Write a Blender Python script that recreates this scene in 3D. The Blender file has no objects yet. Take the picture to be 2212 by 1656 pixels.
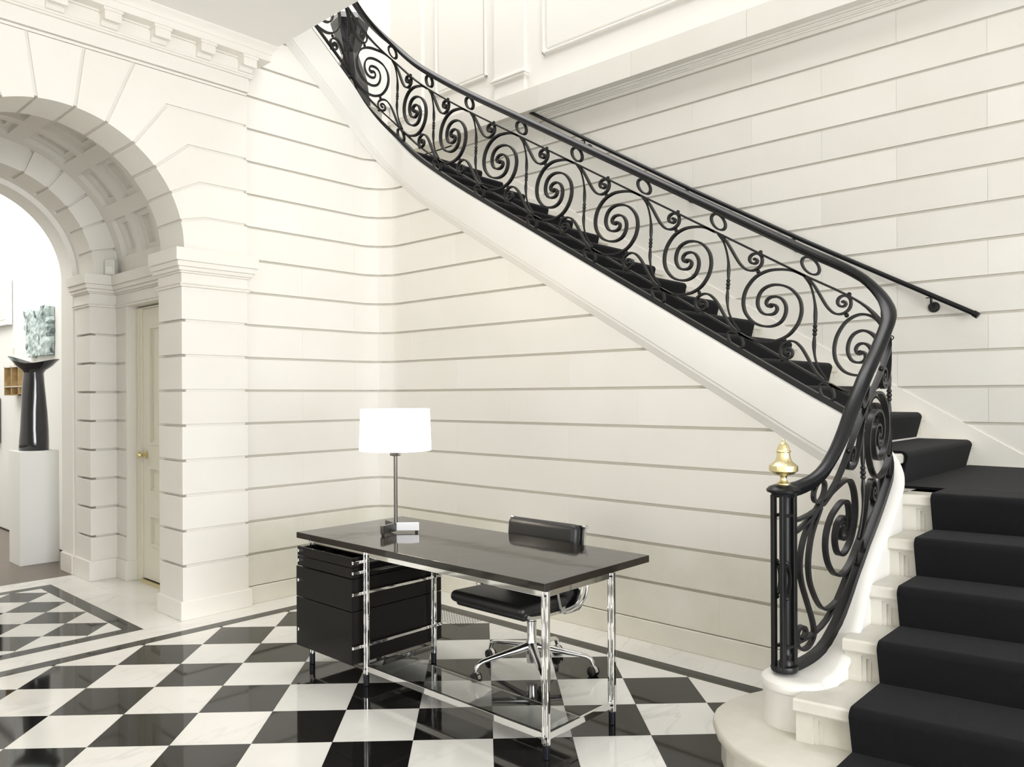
import bpy, math, random
import numpy as np
from mathutils import Vector, Matrix

random.seed(7)
sc = bpy.context.scene
COL = sc.collection
R = math.radians
PI = math.pi

# ------------------------------------------------------------------ camera
CAM_H = 1.52
TH = PI / 4 - 0.03861          # heading, measured from +X (along the left wall)
ROLL = -0.00457
F_PX, CY_PX = 1689.93, 854.806
fw = Vector((math.cos(TH), math.sin(TH), 0))
rt = Vector((math.sin(TH), -math.cos(TH), 0))
up = Vector((0, 0, 1))
cr = rt * math.cos(ROLL) + up * math.sin(ROLL)
cu = up * math.cos(ROLL) - rt * math.sin(ROLL)
cam_d = bpy.data.cameras.new('camera')
cam = bpy.data.objects.new('camera', cam_d)
COL.objects.link(cam)
m3 = Matrix((cr, cu, -fw)).transposed()
cam.matrix_world = Matrix.Translation((0, 0, CAM_H)) @ m3.to_4x4()
cam_d.sensor_fit = 'HORIZONTAL'
cam_d.sensor_width = 36.0
cam_d.lens = F_PX / 2212 * 36.0
cam_d.shift_y = (CY_PX - 828.0) / 2212
cam_d.clip_start = 0.05
sc.camera = cam

# ------------------------------------------------------------------ world, lights, exposure
w = bpy.data.worlds.new('world'); sc.world = w; w.use_nodes = True
w.node_tree.nodes['Background'].inputs[0].default_value = (0.86, 0.93, 1.0, 1)
w.node_tree.nodes['Background'].inputs[1].default_value = 0.6

def area(name, loc, aim, sx, sy, power, color=(1, 1, 1)):
    d = bpy.data.lights.new(name, 'AREA'); d.shape = 'RECTANGLE'
    d.size = sx; d.size_y = sy; d.energy = power; d.color = color
    o = bpy.data.objects.new(name, d); COL.objects.link(o)
    o.location = loc
    o.rotation_euler = (Vector(aim) - Vector(loc)).to_track_quat('-Z', 'Y').to_euler()
    return o

# daylight behind the tall street window, an added fill at the back, the skylight over the stair well, the gallery laylight
area('daylight_front', (0.5, -5.6, 2.0), (0.5, 5, 2.0), 4.6, 3.4, 560, (0.955, 0.97, 1.0))
area('fill_back', (-3.95, 2.0, 1.75), (5, 2.0, 1.75), 3.6, 2.9, 80, (1.0, 0.96, 0.89))  # added fill from the back wall, which has no known window
area('skylight', (4.3, 4.0, 8.3), (4.3, 4.0, 0), 2.6, 5.4, 245, (1.0, 0.98, 0.965))
area('gallery_laylight', (1.0, 10.2, 4.4), (1.0, 10.2, 0), 3.0, 4.5, 160, (1.0, 0.985, 0.95))

vs = sc.view_settings
vs.view_transform = 'Standard'; vs.look = 'None'; vs.gamma = 1.0
vs.use_curve_mapping = False
vs.exposure = 0.11
sc.cycles.max_bounces = 10
sc.cycles.diffuse_bounces = 6
sc.cycles.glossy_bounces = 5
sc.cycles.transmission_bounces = 8
sc.cycles.caustics_reflective = False
sc.cycles.caustics_refractive = False
sc.cycles.sample_clamp_indirect = 6.0

# ------------------------------------------------------------------ materials
def new_mat(name):
    m = bpy.data.materials.new(name); m.use_nodes = True
    return m, m.node_tree, m.node_tree.nodes['Principled BSDF']

def mat(name, col, rough=0.5, metal=0.0, spec=0.5, coat=0.0):
    m, nt, b = new_mat(name)
    b.inputs['Base Color'].default_value = (*col, 1)
    b.inputs['Roughness'].default_value = rough
    b.inputs['Metallic'].default_value = metal
    b.inputs['Specular IOR Level'].default_value = spec
    if coat:
        b.inputs['Coat Weight'].default_value = coat
        b.inputs['Coat Roughness'].default_value = 0.05
    return m

def stone_mat(name, c1, c2, scale=1.3, rough=0.55, vary=0.05, bump=0.03, veins=None, vscale=2.0, spec=0.4):
    """mottled stone in object space, a little different in tone from stone to stone"""
    m, nt, b = new_mat(name)
    N, L = nt.nodes, nt.links
    tc = N.new('ShaderNodeTexCoord'); oi = N.new('ShaderNodeObjectInfo')
    off = N.new('ShaderNodeVectorMath'); off.operation = 'MULTIPLY_ADD'
    rv = N.new('ShaderNodeCombineXYZ')
    L.new(oi.outputs['Random'], rv.inputs[0]); L.new(oi.outputs['Random'], rv.inputs[1]); L.new(oi.outputs['Random'], rv.inputs[2])
    L.new(rv.outputs[0], off.inputs[0]); off.inputs[1].default_value = (17, 23, 31); L.new(tc.outputs['Object'], off.inputs[2])
    n1 = N.new('ShaderNodeTexNoise'); n1.inputs['Scale'].default_value = scale; n1.inputs['Detail'].default_value = 6; n1.inputs['Roughness'].default_value = 0.6
    L.new(off.outputs[0], n1.inputs['Vector'])
    cr1 = N.new('ShaderNodeValToRGB'); cr1.color_ramp.elements[0].position = 0.35; cr1.color_ramp.elements[1].position = 0.7
    cr1.color_ramp.elements[0].color = (*c2, 1); cr1.color_ramp.elements[1].color = (*c1, 1)
    L.new(n1.outputs['Fac'], cr1.inputs[0])
    out = cr1.outputs[0]
    if veins:
        nv = N.new('ShaderNodeTexNoise'); nv.inputs['Scale'].default_value = vscale; nv.inputs['Detail'].default_value = 8; nv.inputs['Distortion'].default_value = 1.6
        mp = N.new('ShaderNodeMapping'); mp.inputs['Scale'].default_value = (1, 2.2, 1); mp.inputs['Rotation'].default_value = (0, 0, 0.7)
        L.new(off.outputs[0], mp.inputs[0]); L.new(mp.outputs[0], nv.inputs['Vector'])
        vr = N.new('ShaderNodeValToRGB'); e = vr.color_ramp.elements
        e[0].position = 0.47; e[0].color = (0, 0, 0, 1); e[1].position = 0.53; e[1].color = (0, 0, 0, 1)
        em = e.new(0.5); em.color = (1, 1, 1, 1)
        L.new(nv.outputs['Fac'], vr.inputs[0])
        mask = N.new('ShaderNodeTexNoise'); mask.inputs['Scale'].default_value = 1.7
        L.new(off.outputs[0], mask.inputs['Vector'])
        mm = N.new('ShaderNodeMath'); mm.operation = 'MULTIPLY'; L.new(vr.outputs[0], mm.inputs[0])
        mr = N.new('ShaderNodeMapRange'); mr.inputs[1].default_value = 0.45; mr.inputs[2].default_value = 0.75; L.new(mask.outputs['Fac'], mr.inputs[0])
        L.new(mr.outputs[0], mm.inputs[1])
        mx = N.new('ShaderNodeMix'); mx.data_type = 'RGBA'
        L.new(mm.outputs[0], mx.inputs[0]); L.new(out, mx.inputs[6]); mx.inputs[7].default_value = (*veins, 1)
        out = mx.outputs[2]
    if vary:
        hv = N.new('ShaderNodeHueSaturation')
        vr2 = N.new('ShaderNodeMapRange'); vr2.inputs[3].default_value = 1 - vary; vr2.inputs[4].default_value = 1 + vary
        L.new(oi.outputs['Random'], vr2.inputs[0]); L.new(vr2.outputs[0], hv.inputs['Value']); L.new(out, hv.inputs['Color'])
        out = hv.outputs[0]
    L.new(out, b.inputs['Base Color'])
    b.inputs['Roughness'].default_value = rough
    b.inputs['Specular IOR Level'].default_value = spec
    if bump:
        nb = N.new('ShaderNodeTexNoise'); nb.inputs['Scale'].default_value = 60; nb.inputs['Detail'].default_value = 3
        L.new(tc.outputs['Object'], nb.inputs['Vector'])
        bp = N.new('ShaderNodeBump'); bp.inputs['Strength'].default_value = bump; bp.inputs['Distance'].default_value = 0.01
        L.new(nb.outputs['Fac'], bp.inputs['Height']); L.new(bp.outputs[0], b.inputs['Normal'])
    return m

M = {}
M['stone'] = stone_mat('limestone', (0.80, 0.782, 0.737), (0.77, 0.747, 0.692), 1.1, 0.6, 0.012)
M['stone_c'] = stone_mat('limestone_right', (0.785, 0.765, 0.713), (0.75, 0.727, 0.662), 1.2, 0.6, 0.035)
M['joint'] = mat('joint_stone', (0.66, 0.635, 0.565), 0.8)
M['stone_low'] = stone_mat('limestone_worn', (0.79, 0.775, 0.715), (0.69, 0.675, 0.585), 2.0, 0.55, 0.012)
M['drawer'] = mat('drawer_black', (0.008, 0.007, 0.006), 0.32, 0, 0.25)
M['lit_steel'] = mat('steel_window_lit', (0.86, 0.88, 0.93), 0.38, 1.0)  # bright copy of the lamp base metal, window reflection put into the colour
M['plaster'] = stone_mat('plaster', (0.81, 0.793, 0.75), (0.80, 0.782, 0.735), 0.8, 0.6, 0.0, 0.0)
M['string'] = stone_mat('string_stone', (0.77, 0.755, 0.725), (0.75, 0.735, 0.695), 1.5, 0.5, 0.0)
M['white'] = mat('gallery_white', (0.86, 0.86, 0.84), 0.6)
M['ceiling'] = mat('ceiling_paint', (0.80, 0.79, 0.77), 0.7)
M['marble'] = stone_mat('marble_white', (0.83, 0.82, 0.79), (0.76, 0.75, 0.71), 1.6, 0.10, 0.03, 0.0, veins=(0.67, 0.665, 0.64), vscale=1.2, spec=0.5)
M['marble_black'] = stone_mat('marble_black', (0.012, 0.011, 0.010), (0.008, 0.0075, 0.007), 2.0, 0.05, 0.1, 0.0, spec=0.5)
M['step_marble'] = stone_mat('marble_step', (0.67, 0.65, 0.595), (0.55, 0.53, 0.46), 2.6, 0.42, 0.02, 0.02, veins=(0.56, 0.54, 0.46), vscale=2.0)
M['carpet'] = None
M['iron'] = mat('black_iron', (0.007, 0.007, 0.0075), 0.38, 0.0, 0.4)
M['rail'] = mat('rail_black', (0.006, 0.0065, 0.008), 0.32, 0.0, 0.35)
M['chrome'] = mat('chrome', (0.86, 0.86, 0.86), 0.05, 1.0)
M['alu'] = mat('polished_aluminium', (0.80, 0.80, 0.81), 0.14, 1.0)
M['steel'] = mat('brushed_steel', (0.42, 0.42, 0.42), 0.25, 1.0)
M['gunmetal'] = mat('gunmetal', (0.16, 0.155, 0.15), 0.2, 1.0)
M['leather'] = mat('black_leather', (0.012, 0.012, 0.012), 0.42, 0, 0.5)
M['black_plastic'] = mat('black_plastic', (0.01, 0.01, 0.01), 0.35)
M['lacquer'] = mat('dark_lacquer', (0.014, 0.011, 0.009), 0.12, 0, 0.5)
_m, _nt, _b = new_mat('dark_lacquer_top')
_b.inputs['Base Color'].default_value = (0.016, 0.012, 0.0095, 1); _b.inputs['Roughness'].default_value = 0.07; _b.inputs['Specular IOR Level'].default_value = 0.62
_tc = _nt.nodes.new('ShaderNodeTexCoord'); _n = _nt.nodes.new('ShaderNodeTexNoise'); _n.inputs['Scale'].default_value = 7; _n.inputs['Detail'].default_value = 1
_bp = _nt.nodes.new('ShaderNodeBump'); _bp.inputs['Strength'].default_value = 0.05; _bp.inputs['Distance'].default_value = 0.02
_nt.links.new(_tc.outputs['Object'], _n.inputs['Vector']); _nt.links.new(_n.outputs['Fac'], _bp.inputs['Height']); _nt.links.new(_bp.outputs[0], _b.inputs['Normal'])
M['lacquer'] = _m
M['glaze'] = mat('black_glaze', (0.006, 0.006, 0.010), 0.10, 0, 0.6, 0.6)
M['foot'] = mat('dark_foot', (0.02, 0.022, 0.03), 0.2, 0.5)
M['brass'] = mat('brass', (0.74, 0.65, 0.38), 0.33, 1.0)
M['cast_brass'] = mat('cast_brass', (0.74, 0.65, 0.38), 0.34, 1.0)
_nt = M['cast_brass'].node_tree; _tc = _nt.nodes.new('ShaderNodeTexCoord'); _mp = _nt.nodes.new('ShaderNodeMapping'); _mp.inputs['Scale'].default_value = (1, 1, .35)
_n = _nt.nodes.new('ShaderNodeTexNoise'); _n.inputs['Scale'].default_value = 130; _n.inputs['Detail'].default_value = 3
_bp = _nt.nodes.new('ShaderNodeBump'); _bp.inputs['Strength'].default_value = 0.6; _bp.inputs['Distance'].default_value = 0.004
_nt.links.new(_tc.outputs['Object'], _mp.inputs[0]); _nt.links.new(_mp.outputs[0], _n.inputs['Vector']); _nt.links.new(_n.outputs['Fac'], _bp.inputs['Height']); _nt.links.new(_bp.outputs[0], _nt.nodes['Principled BSDF'].inputs['Normal'])
M['door'] = mat('door_paint', (0.80, 0.77, 0.66), 0.45)
M['sensor'] = mat('sensor_plastic', (0.75, 0.75, 0.70), 0.4)
M['cardboard'] = stone_mat('tan_board', (0.55, 0.40, 0.20), (0.35, 0.24, 0.11), 14, 0.7, 0.0, 0.2)
M['red'] = mat('dark_red', (0.30, 0.06, 0.05), 0.6)
M['hole'] = mat('vent_hole', (0.02, 0.02, 0.02), 0.8)

def carpet_mat():
    m, nt, b = new_mat('black_carpet'); N, L = nt.nodes, nt.links
    tc = N.new('ShaderNodeTexCoord'); n = N.new('ShaderNodeTexNoise'); n.inputs['Scale'].default_value = 420; n.inputs['Detail'].default_value = 2
    L.new(tc.outputs['Object'], n.inputs['Vector'])
    r = N.new('ShaderNodeValToRGB'); r.color_ramp.elements[0].color = (0.004, 0.004, 0.0045, 1); r.color_ramp.elements[1].color = (0.009, 0.009, 0.0105, 1)
    L.new(n.outputs['Fac'], r.inputs[0]); L.new(r.outputs[0], b.inputs['Base Color'])
    b.inputs['Roughness'].default_value = 0.95; b.inputs['Specular IOR Level'].default_value = 0.15
    b.inputs['Sheen Weight'].default_value = 0.05; b.inputs['Sheen Roughness'].default_value = 0.45
    bp = N.new('ShaderNodeBump'); bp.inputs['Strength'].default_value = 0.35; bp.inputs['Distance'].default_value = 0.004
    L.new(n.outputs['Fac'], bp.inputs['Height']); L.new(bp.outputs[0], b.inputs['Normal'])
    return m
M['carpet'] = carpet_mat()

def wood_floor():
    m, nt, b = new_mat('dark_boards'); N, L = nt.nodes, nt.links
    tc = N.new('ShaderNodeTexCoord'); mp = N.new('ShaderNodeMapping'); mp.inputs['Scale'].default_value = (1.2, 14, 1)
    L.new(tc.outputs['Object'], mp.inputs[0])
    n = N.new('ShaderNodeTexNoise'); n.inputs['Scale'].default_value = 3; n.inputs['Detail'].default_value = 6
    L.new(mp.outputs[0], n.inputs['Vector'])
    r = N.new('ShaderNodeValToRGB'); r.color_ramp.elements[0].color = (0.10, 0.075, 0.055, 1); r.color_ramp.elements[1].color = (0.19, 0.15, 0.115, 1)
    L.new(n.outputs['Fac'], r.inputs[0]); L.new(r.outputs[0], b.inputs['Base Color'])
    b.inputs['Roughness'].default_value = 0.3
    return m
M['boards'] = wood_floor()

def shade_mat():
    m, nt, b = new_mat('lamp_shade'); N, L = nt.nodes, nt.links
    b.inputs['Base Color'].default_value = (0.9, 0.88, 0.84, 1); b.inputs['Roughness'].default_value = 0.8
    b.inputs['Emission Color'].default_value = (1.0, 0.97, 0.92, 1); b.inputs['Emission Strength'].default_value = 1.7
    return m
M['shade'] = shade_mat()

def glass_mat():
    m, nt, b = new_mat('shelf_glass')
    b.inputs['Base Color'].default_value = (0.86, 0.89, 0.88, 1); b.inputs['Roughness'].default_value = 0.0
    b.inputs['IOR'].default_value = 1.5; b.inputs['Transmission Weight'].default_value = 1.0
    return m
M['glass'] = glass_mat()

def patina_mat():
    m, nt, b = new_mat('verdigris'); N, L = nt.nodes, nt.links
    tc = N.new('ShaderNodeTexCoord'); n = N.new('ShaderNodeTexNoise'); n.inputs['Scale'].default_value = 9; n.inputs['Detail'].default_value = 9; n.inputs['Distortion'].default_value = 1.2
    L.new(tc.outputs['Object'], n.inputs['Vector'])
    r = N.new('ShaderNodeValToRGB'); e = r.color_ramp.elements
    e[0].position = 0.33; e[0].color = (0.07, 0.10, 0.10, 1); e[1].position = 0.72; e[1].color = (0.80, 0.85, 0.83, 1)
    x = e.new(0.45); x.color = (0.42, 0.52, 0.52, 1); x = e.new(0.57); x.color = (0.60, 0.70, 0.70, 1)
    L.new(n.outputs['Fac'], r.inputs[0]); L.new(r.outputs[0], b.inputs['Base Color']); b.inputs['Roughness'].default_value = 0.6
    bp = N.new('ShaderNodeBump'); bp.inputs['Strength'].default_value = 0.6; bp.inputs['Distance'].default_value = 0.02
    L.new(n.outputs['Fac'], bp.inputs['Height']); L.new(bp.outputs[0], b.inputs['Normal'])
    return m
M['patina'] = patina_mat()

# ------------------------------------------------------------------ mesh helpers
class MB:
    def __init__(self): self.v = []; self.f = []
    def add(self, vs, fs):
        o = len(self.v); self.v += [tuple(p) for p in vs]; self.f += [tuple(i + o for i in f) for f in fs]; return self
    def box(self, x0, x1, y0, y1, z0, z1):
        return self.add([(x0, y0, z0), (x1, y0, z0), (x1, y1, z0), (x0, y1, z0), (x0, y0, z1), (x1, y0, z1), (x1, y1, z1), (x0, y1, z1)],
                        [(0, 3, 2, 1), (4, 5, 6, 7), (0, 1, 5, 4), (1, 2, 6, 5), (2, 3, 7, 6), (3, 0, 4, 7)])
    def cbox(self, c, s, rot=None):
        m = Matrix.Rotation(rot, 3, 'Z') if rot else Matrix.Identity(3)
        vs = []
        for dz in (-1, 1):
            for dx, dy in ((-1, -1), (1, -1), (1, 1), (-1, 1)):
                p = m @ Vector((dx * s[0] / 2, dy * s[1] / 2, dz * s[2] / 2)); vs.append((c[0] + p.x, c[1] + p.y, c[2] + p.z))
        return self.add(vs, [(0, 3, 2, 1), (4, 5, 6, 7), (0, 1, 5, 4), (1, 2, 6, 5), (2, 3, 7, 6), (3, 0, 4, 7)])
    def prism(self, poly, a, b, axis='z'):
        n = len(poly)
        def P(p, h):
            if axis == 'z': return (p[0], p[1], h)
            if axis == 'y': return (p[0], h, p[1])
            return (h, p[0], p[1])
        vs = [P(p, a) for p in poly] + [P(p, b) for p in poly]
        fs = [tuple(range(n - 1, -1, -1)), tuple(range(n, 2 * n))] + [(i, (i + 1) % n, n + (i + 1) % n, n + i) for i in range(n)]
        return self.add(vs, fs)
    def rings(self, rings, caps=True, closed=True):
        """join rings of equal length"""
        n = len(rings[0]); vs = [p for r in rings for p in r]; fs = []
        for i in range(len(rings) - 1):
            for j in range(n if closed else n - 1):
                k = (j + 1) % n
                fs.append((i * n + j, i * n + k, (i + 1) * n + k, (i + 1) * n + j))
        if caps and closed:
            fs.append(tuple(range(n - 1, -1, -1))); fs.append(tuple((len(rings) - 1) * n + j for j in range(n)))
        return self.add(vs, fs)
    def tube(self, pts, r, n=8, caps=True):
        pts = [Vector(p) for p in pts]; rs = r if isinstance(r, (list, tuple)) else [r] * len(pts)
        T = []
        for i in range(len(pts)):
            a = pts[max(i - 1, 0)]; b = pts[min(i + 1, len(pts) - 1)]; T.append((b - a).normalized())
        u = T[0].orthogonal().normalized(); rings = []
        for i, p in enumerate(pts):
            u = (u - T[i] * u.dot(T[i])).normalized(); v = T[i].cross(u)
            rings.append([p + (u * math.cos(2 * PI * k / n) + v * math.sin(2 * PI * k / n)) * rs[i] for k in range(n)])
        return self.rings(rings, caps)
    def lathe(self, prof, c=(0, 0, 0), n=20, sy=1.0):
        rings = [[(c[0] + r * math.cos(2 * PI * k / n), c[1] + sy * r * math.sin(2 * PI * k / n), c[2] + z) for k in range(n)] for r, z in prof]
        return self.rings(rings)
    def strap(self, pts, nrm, th, dp):
        """flat bar: th in the plane of the curve, dp across it; nrm = list of across directions"""
        pts = [Vector(p) for p in pts]; rings = []
        for i, p in enumerate(pts):
            t = (pts[min(i + 1, len(pts) - 1)] - pts[max(i - 1, 0)]).normalized()
            n = Vector(nrm[i]); n = (n - t * n.dot(t)).normalized(); q = t.cross(n)
            rings.append([p + q * th / 2 + n * dp / 2, p - q * th / 2 + n * dp / 2, p - q * th / 2 - n * dp / 2, p + q * th / 2 - n * dp / 2])
        return self.rings(rings)
    def build(self, name, material, parent=None, smooth=None, bevel=None, label=None):
        me = bpy.data.meshes.new(name); me.from_pydata(self.v, [], self.f); me.validate(); me.update()
        me.materials.append(M[material] if isinstance(material, str) else material)
        o = bpy.data.objects.new(name, me); COL.objects.link(o)
        if parent:
            o.parent = parent; o.matrix_parent_inverse = Matrix.Translation(parent.location).inverted()
        if smooth is not None:
            me.polygons.foreach_set('use_smooth', [True] * len(me.polygons))
            me.set_sharp_from_angle(angle=R(smooth))
        if bevel:
            b = o.modifiers.new('bevel', 'BEVEL'); b.width = bevel; b.segments = 2; b.limit_method = 'ANGLE'; b.angle_limit = R(35)
        if label: o['label'] = label
        return o

def fix_normals(o):
    import bmesh
    bm = bmesh.new(); bm.from_mesh(o.data); bmesh.ops.recalc_face_normals(bm, faces=bm.faces); bm.to_mesh(o.data); bm.free()
    return o

def empty(name, loc=(0, 0, 0)):
    o = bpy.data.objects.new(name, None); COL.objects.link(o); o.location = loc
    o.empty_display_size = 0.1
    return o

def tag(o, label, cat, group=None):
    o['label'] = label; o['category'] = cat
    if group: o['group'] = group
    return o

def struct(o, label=None):
    o['kind'] = 'structure'
    if label: o['label'] = label
    return o

def keep(o, parent):
    """parent without moving (parent is an Empty with only a location)"""
    o.parent = parent; o.matrix_parent_inverse = Matrix.Translation(parent.location).inverted(); return o

def sub(o, part):
    """sub-part of a part that sits at the world origin"""
    o.parent = part; o.matrix_parent_inverse = Matrix.Identity(4); return o

def clip_poly(poly, x0, x1, y0, y1):
    def half(ps, f, cut):
        out = []
        for i in range(len(ps)):
            a, b = ps[i], ps[(i + 1) % len(ps)]; fa, fb = f(a), f(b)
            if fa >= 0: out.append(a)
            if (fa > 0 and fb < 0) or (fa < 0 and fb > 0):
                t = fa / (fa - fb); out.append((a[0] + (b[0] - a[0]) * t, a[1] + (b[1] - a[1]) * t))
        return out
    for f in (lambda p: p[0] - x0, lambda p: x1 - p[0], lambda p: p[1] - y0, lambda p: y1 - p[1]):
        poly = half(poly, f, 0)
        if len(poly) < 3: return []
    return poly

def poly_area(p):
    return abs(sum(p[i][0] * p[(i + 1) % len(p)][1] - p[(i + 1) % len(p)][0] * p[i][1] for i in range(len(p)))) / 2

def interp(xs, ys):
    """monotone cubic"""
    xs = np.array(xs, float); ys = np.array(ys, float); h = np.diff(xs); d = np.diff(ys) / h
    m = np.zeros(len(xs)); m[0] = d[0]; m[-1] = d[-1]
    for i in range(1, len(xs) - 1):
        m[i] = 0 if d[i - 1] * d[i] <= 0 else 2 * d[i - 1] * d[i] / (d[i - 1] + d[i])
    def f(x):
        if x <= xs[0]: return float(ys[0] + m[0] * (x - xs[0]))
        if x >= xs[-1]: return float(ys[-1] + m[-1] * (x - xs[-1]))
        i = int(np.searchsorted(xs, x) - 1); t = (x - xs[i]) / h[i]
        return float((1 + 2 * t) * (1 - t) ** 2 * ys[i] + t * (1 - t) ** 2 * h[i] * m[i] + t * t * (3 - 2 * t) * ys[i + 1] + t * t * (t - 1) * h[i] * m[i + 1])
    return f

# ------------------------------------------------------------------ key dimensions
YA, XB, XC, YD = 5.311, 4.1155, 5.84, 7.30         # left wall, wall under the stair, stair wall, far wall upstairs
RC = 0.23                                          # rounded inner corner
def gz(k): return CAM_H + CAM_H * 1.162 * (1.38998 - k * 0.13583)   # course joints
GR, GD = 0.018, 0.026                              # groove height / depth
RISE, PITCH = 0.1733, 0.5915
ZCEIL, XCEIL = 4.065, 3.03

# balustrade / curb plan line and height of the bottom rail along it
XR, YL, RB = 4.14, 1.222, 0.18
def arcpts(cx, cy, r, a0, a1, n): return [(cx + r * math.cos(R(a0 + (a1 - a0) * i / n)), cy + r * math.sin(R(a0 + (a1 - a0) * i / n))) for i in range(n + 1)]
_low = [(3.13, 1.376), (3.2, 1.358), (3.25, 1.334), (3.3, 1.308), (3.35, 1.283), (3.4, 1.262), (3.45, 1.248), (3.5, 1.238), (3.6, 1.226), (3.7, YL), (3.8, YL)]
_plan = _low + arcpts(XR - RB, YL + RB, RB, -90, 0, 16) + [(XR, 1.5 + 0.1 * i) for i in range(35)] + arcpts(3.855, 5.05, 0.285, 0, 90, 16) + [(3.855 - 0.1 * i, 5.335) for i in range(1, 19)]
_pl = np.array(_plan); _S = np.concatenate([[0], np.cumsum(np.linalg.norm(np.diff(_pl, axis=0), axis=1))])
def plan(s):
    """point and unit tangent of the balustrade line"""
    s = max(0.0, min(float(s), float(_S[-1]) - 1e-6))
    x = float(np.interp(s, _S, _pl[:, 0])); y = float(np.interp(s, _S, _pl[:, 1]))
    a = max(0, s - 0.02); b = min(_S[-1], s + 0.02)
    t = Vector((float(np.interp(b, _S, _pl[:, 0]) - np.interp(a, _S, _pl[:, 0])), float(np.interp(b, _S, _pl[:, 1]) - np.interp(a, _S, _pl[:, 1])), 0)).normalized()
    return Vector((x, y, 0)), t
S_B = lambda y: float(np.interp(y, _pl[27:62, 1], _S[27:62]))      # on the straight flight
S_ARC0, S_ARC1 = S_B(5.05) if False else None, None
_i0 = next(i for i, p in enumerate(_plan) if abs(p[0] - XR) < 1e-6 and p[1] > 1.45)
def s_on_b(y): return float(_S[_i0] + (y - _plan[_i0][1]))
S0 = s_on_b(5.05); S1 = S0 + 0.285 * PI / 2
def s_on_a(x): return S1 + (3.855 - x)
def lin(y): return PITCH * y + 0.55
SB0 = s_on_b(1.402)
_sh = S0 - 4.789
BZ = interp([0, .06, .132, .215, .277, .339, .427, .555, .719, .832, 0.99, SB0, s_on_b(1.7), s_on_b(2.2), s_on_b(3), s_on_b(3.7), s_on_b(4.3), s_on_b(4.6), s_on_b(4.874), S0 + .196, S0 + .33, S0 + .454, S0 + .853, S0 + 1.6],
            [.385, .386, .402, .445, .512, .592, .718, .857, .985, 1.085, 1.235, lin(1.402), lin(1.7), lin(2.2), lin(3), lin(3.7), lin(4.3), lin(4.6) + .012, lin(4.874) + .04, 3.80, 3.93, 4.055, 4.40, 5.02])
def depth(s): return float(np.interp(s, [SB0, s_on_b(4.4), S1, S1 + .5], [.312, .312, .36, .37]))

# ------------------------------------------------------------------ floor
floor = struct(MB().box(-3.6, 6.2, -5.2, 7.345, -0.14, -0.012).build('floor', 'joint'), 'polished marble floor of the hall')
def tile(poly, name, mt, z0=-0.012, z1=0.0, shrink=0.0006):
    cx = sum(p[0] for p in poly) / len(poly); cy = sum(p[1] for p in poly) / len(poly)
    q = []
    for p in poly:
        d = math.hypot(p[0] - cx, p[1] - cy); k = (d - shrink * 1.4) / d; q.append((cx + (p[0] - cx) * k, cy + (p[1] - cy) * k))
    if sum(q[i][0] * q[(i + 1) % len(q)][1] - q[(i + 1) % len(q)][0] * q[i][1] for i in range(len(q))) < 0: q.reverse()
    o = MB().prism([(a - cx, b - cy) for a, b in q], z0, z1).build(name, mt)
    o.location = (cx, cy, 0); o.parent = floor
    return o
DX = 0.2501
BXI, BXO, BYI, BYO = 3.745, 3.847, 4.945, 5.046
full = {}
for i in range(-15, 5):
    for j in range(-14, 12):
        if (i + j) % 2: continue
        cx, cy = 2.737 + DX * i, 2.426 + DX * j
        p = clip_poly([(cx + DX, cy), (cx, cy + DX), (cx - DX, cy), (cx, cy - DX)], -0.9, BXI, -0.8, BYI)
        if not p or poly_area(p) < 0.002: continue
        mt = 'marble' if i % 2 == 0 else 'marble_black'
        if poly_area(p) > 0.1249 and mt in full:
            o = bpy.data.objects.new('tile', full[mt].data); COL.objects.link(o); o.location = (cx, cy, 0); o.parent = floor
        else:
            o = tile(p, 'tile', mt)
            if poly_area(p) > 0.1249: full[mt] = o
# the rest of the hall floor, out of the picture, and the bands
def slab(x0, x1, y0, y1, mt='marble', name='slab'): tile([(x0, y0), (x1, y0), (x1, y1), (x0, y1)], name, mt)
slab(-3.6, -0.9, -5.2, BYI); slab(-0.9, 3.3, -5.2, -0.8)
slab(-3.6, BXI, BYI, BYO, 'marble_black', 'border_strip')
slab(BXI, BXO, -0.8, 2.96, 'marble_black', 'border_strip'); slab(BXI, BXO, 2.96, BYO, 'marble_black', 'border_strip')
xs = [-3.6, 0.6, 2.0, 3.06, 3.9, 4.3]
for a, b in zip(xs, xs[1:]): slab(a, b, BYO, 5.268, name='band_slab')
ys = [-0.8, 1.4, 1.86, 2.42, 3.5, BYO]
for a, b in zip(ys, ys[1:]): slab(BXO, 4.3, a, b, name='band_slab')
slab(2.9, 4.3, 5.268, 5.5, name='band_slab')
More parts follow.
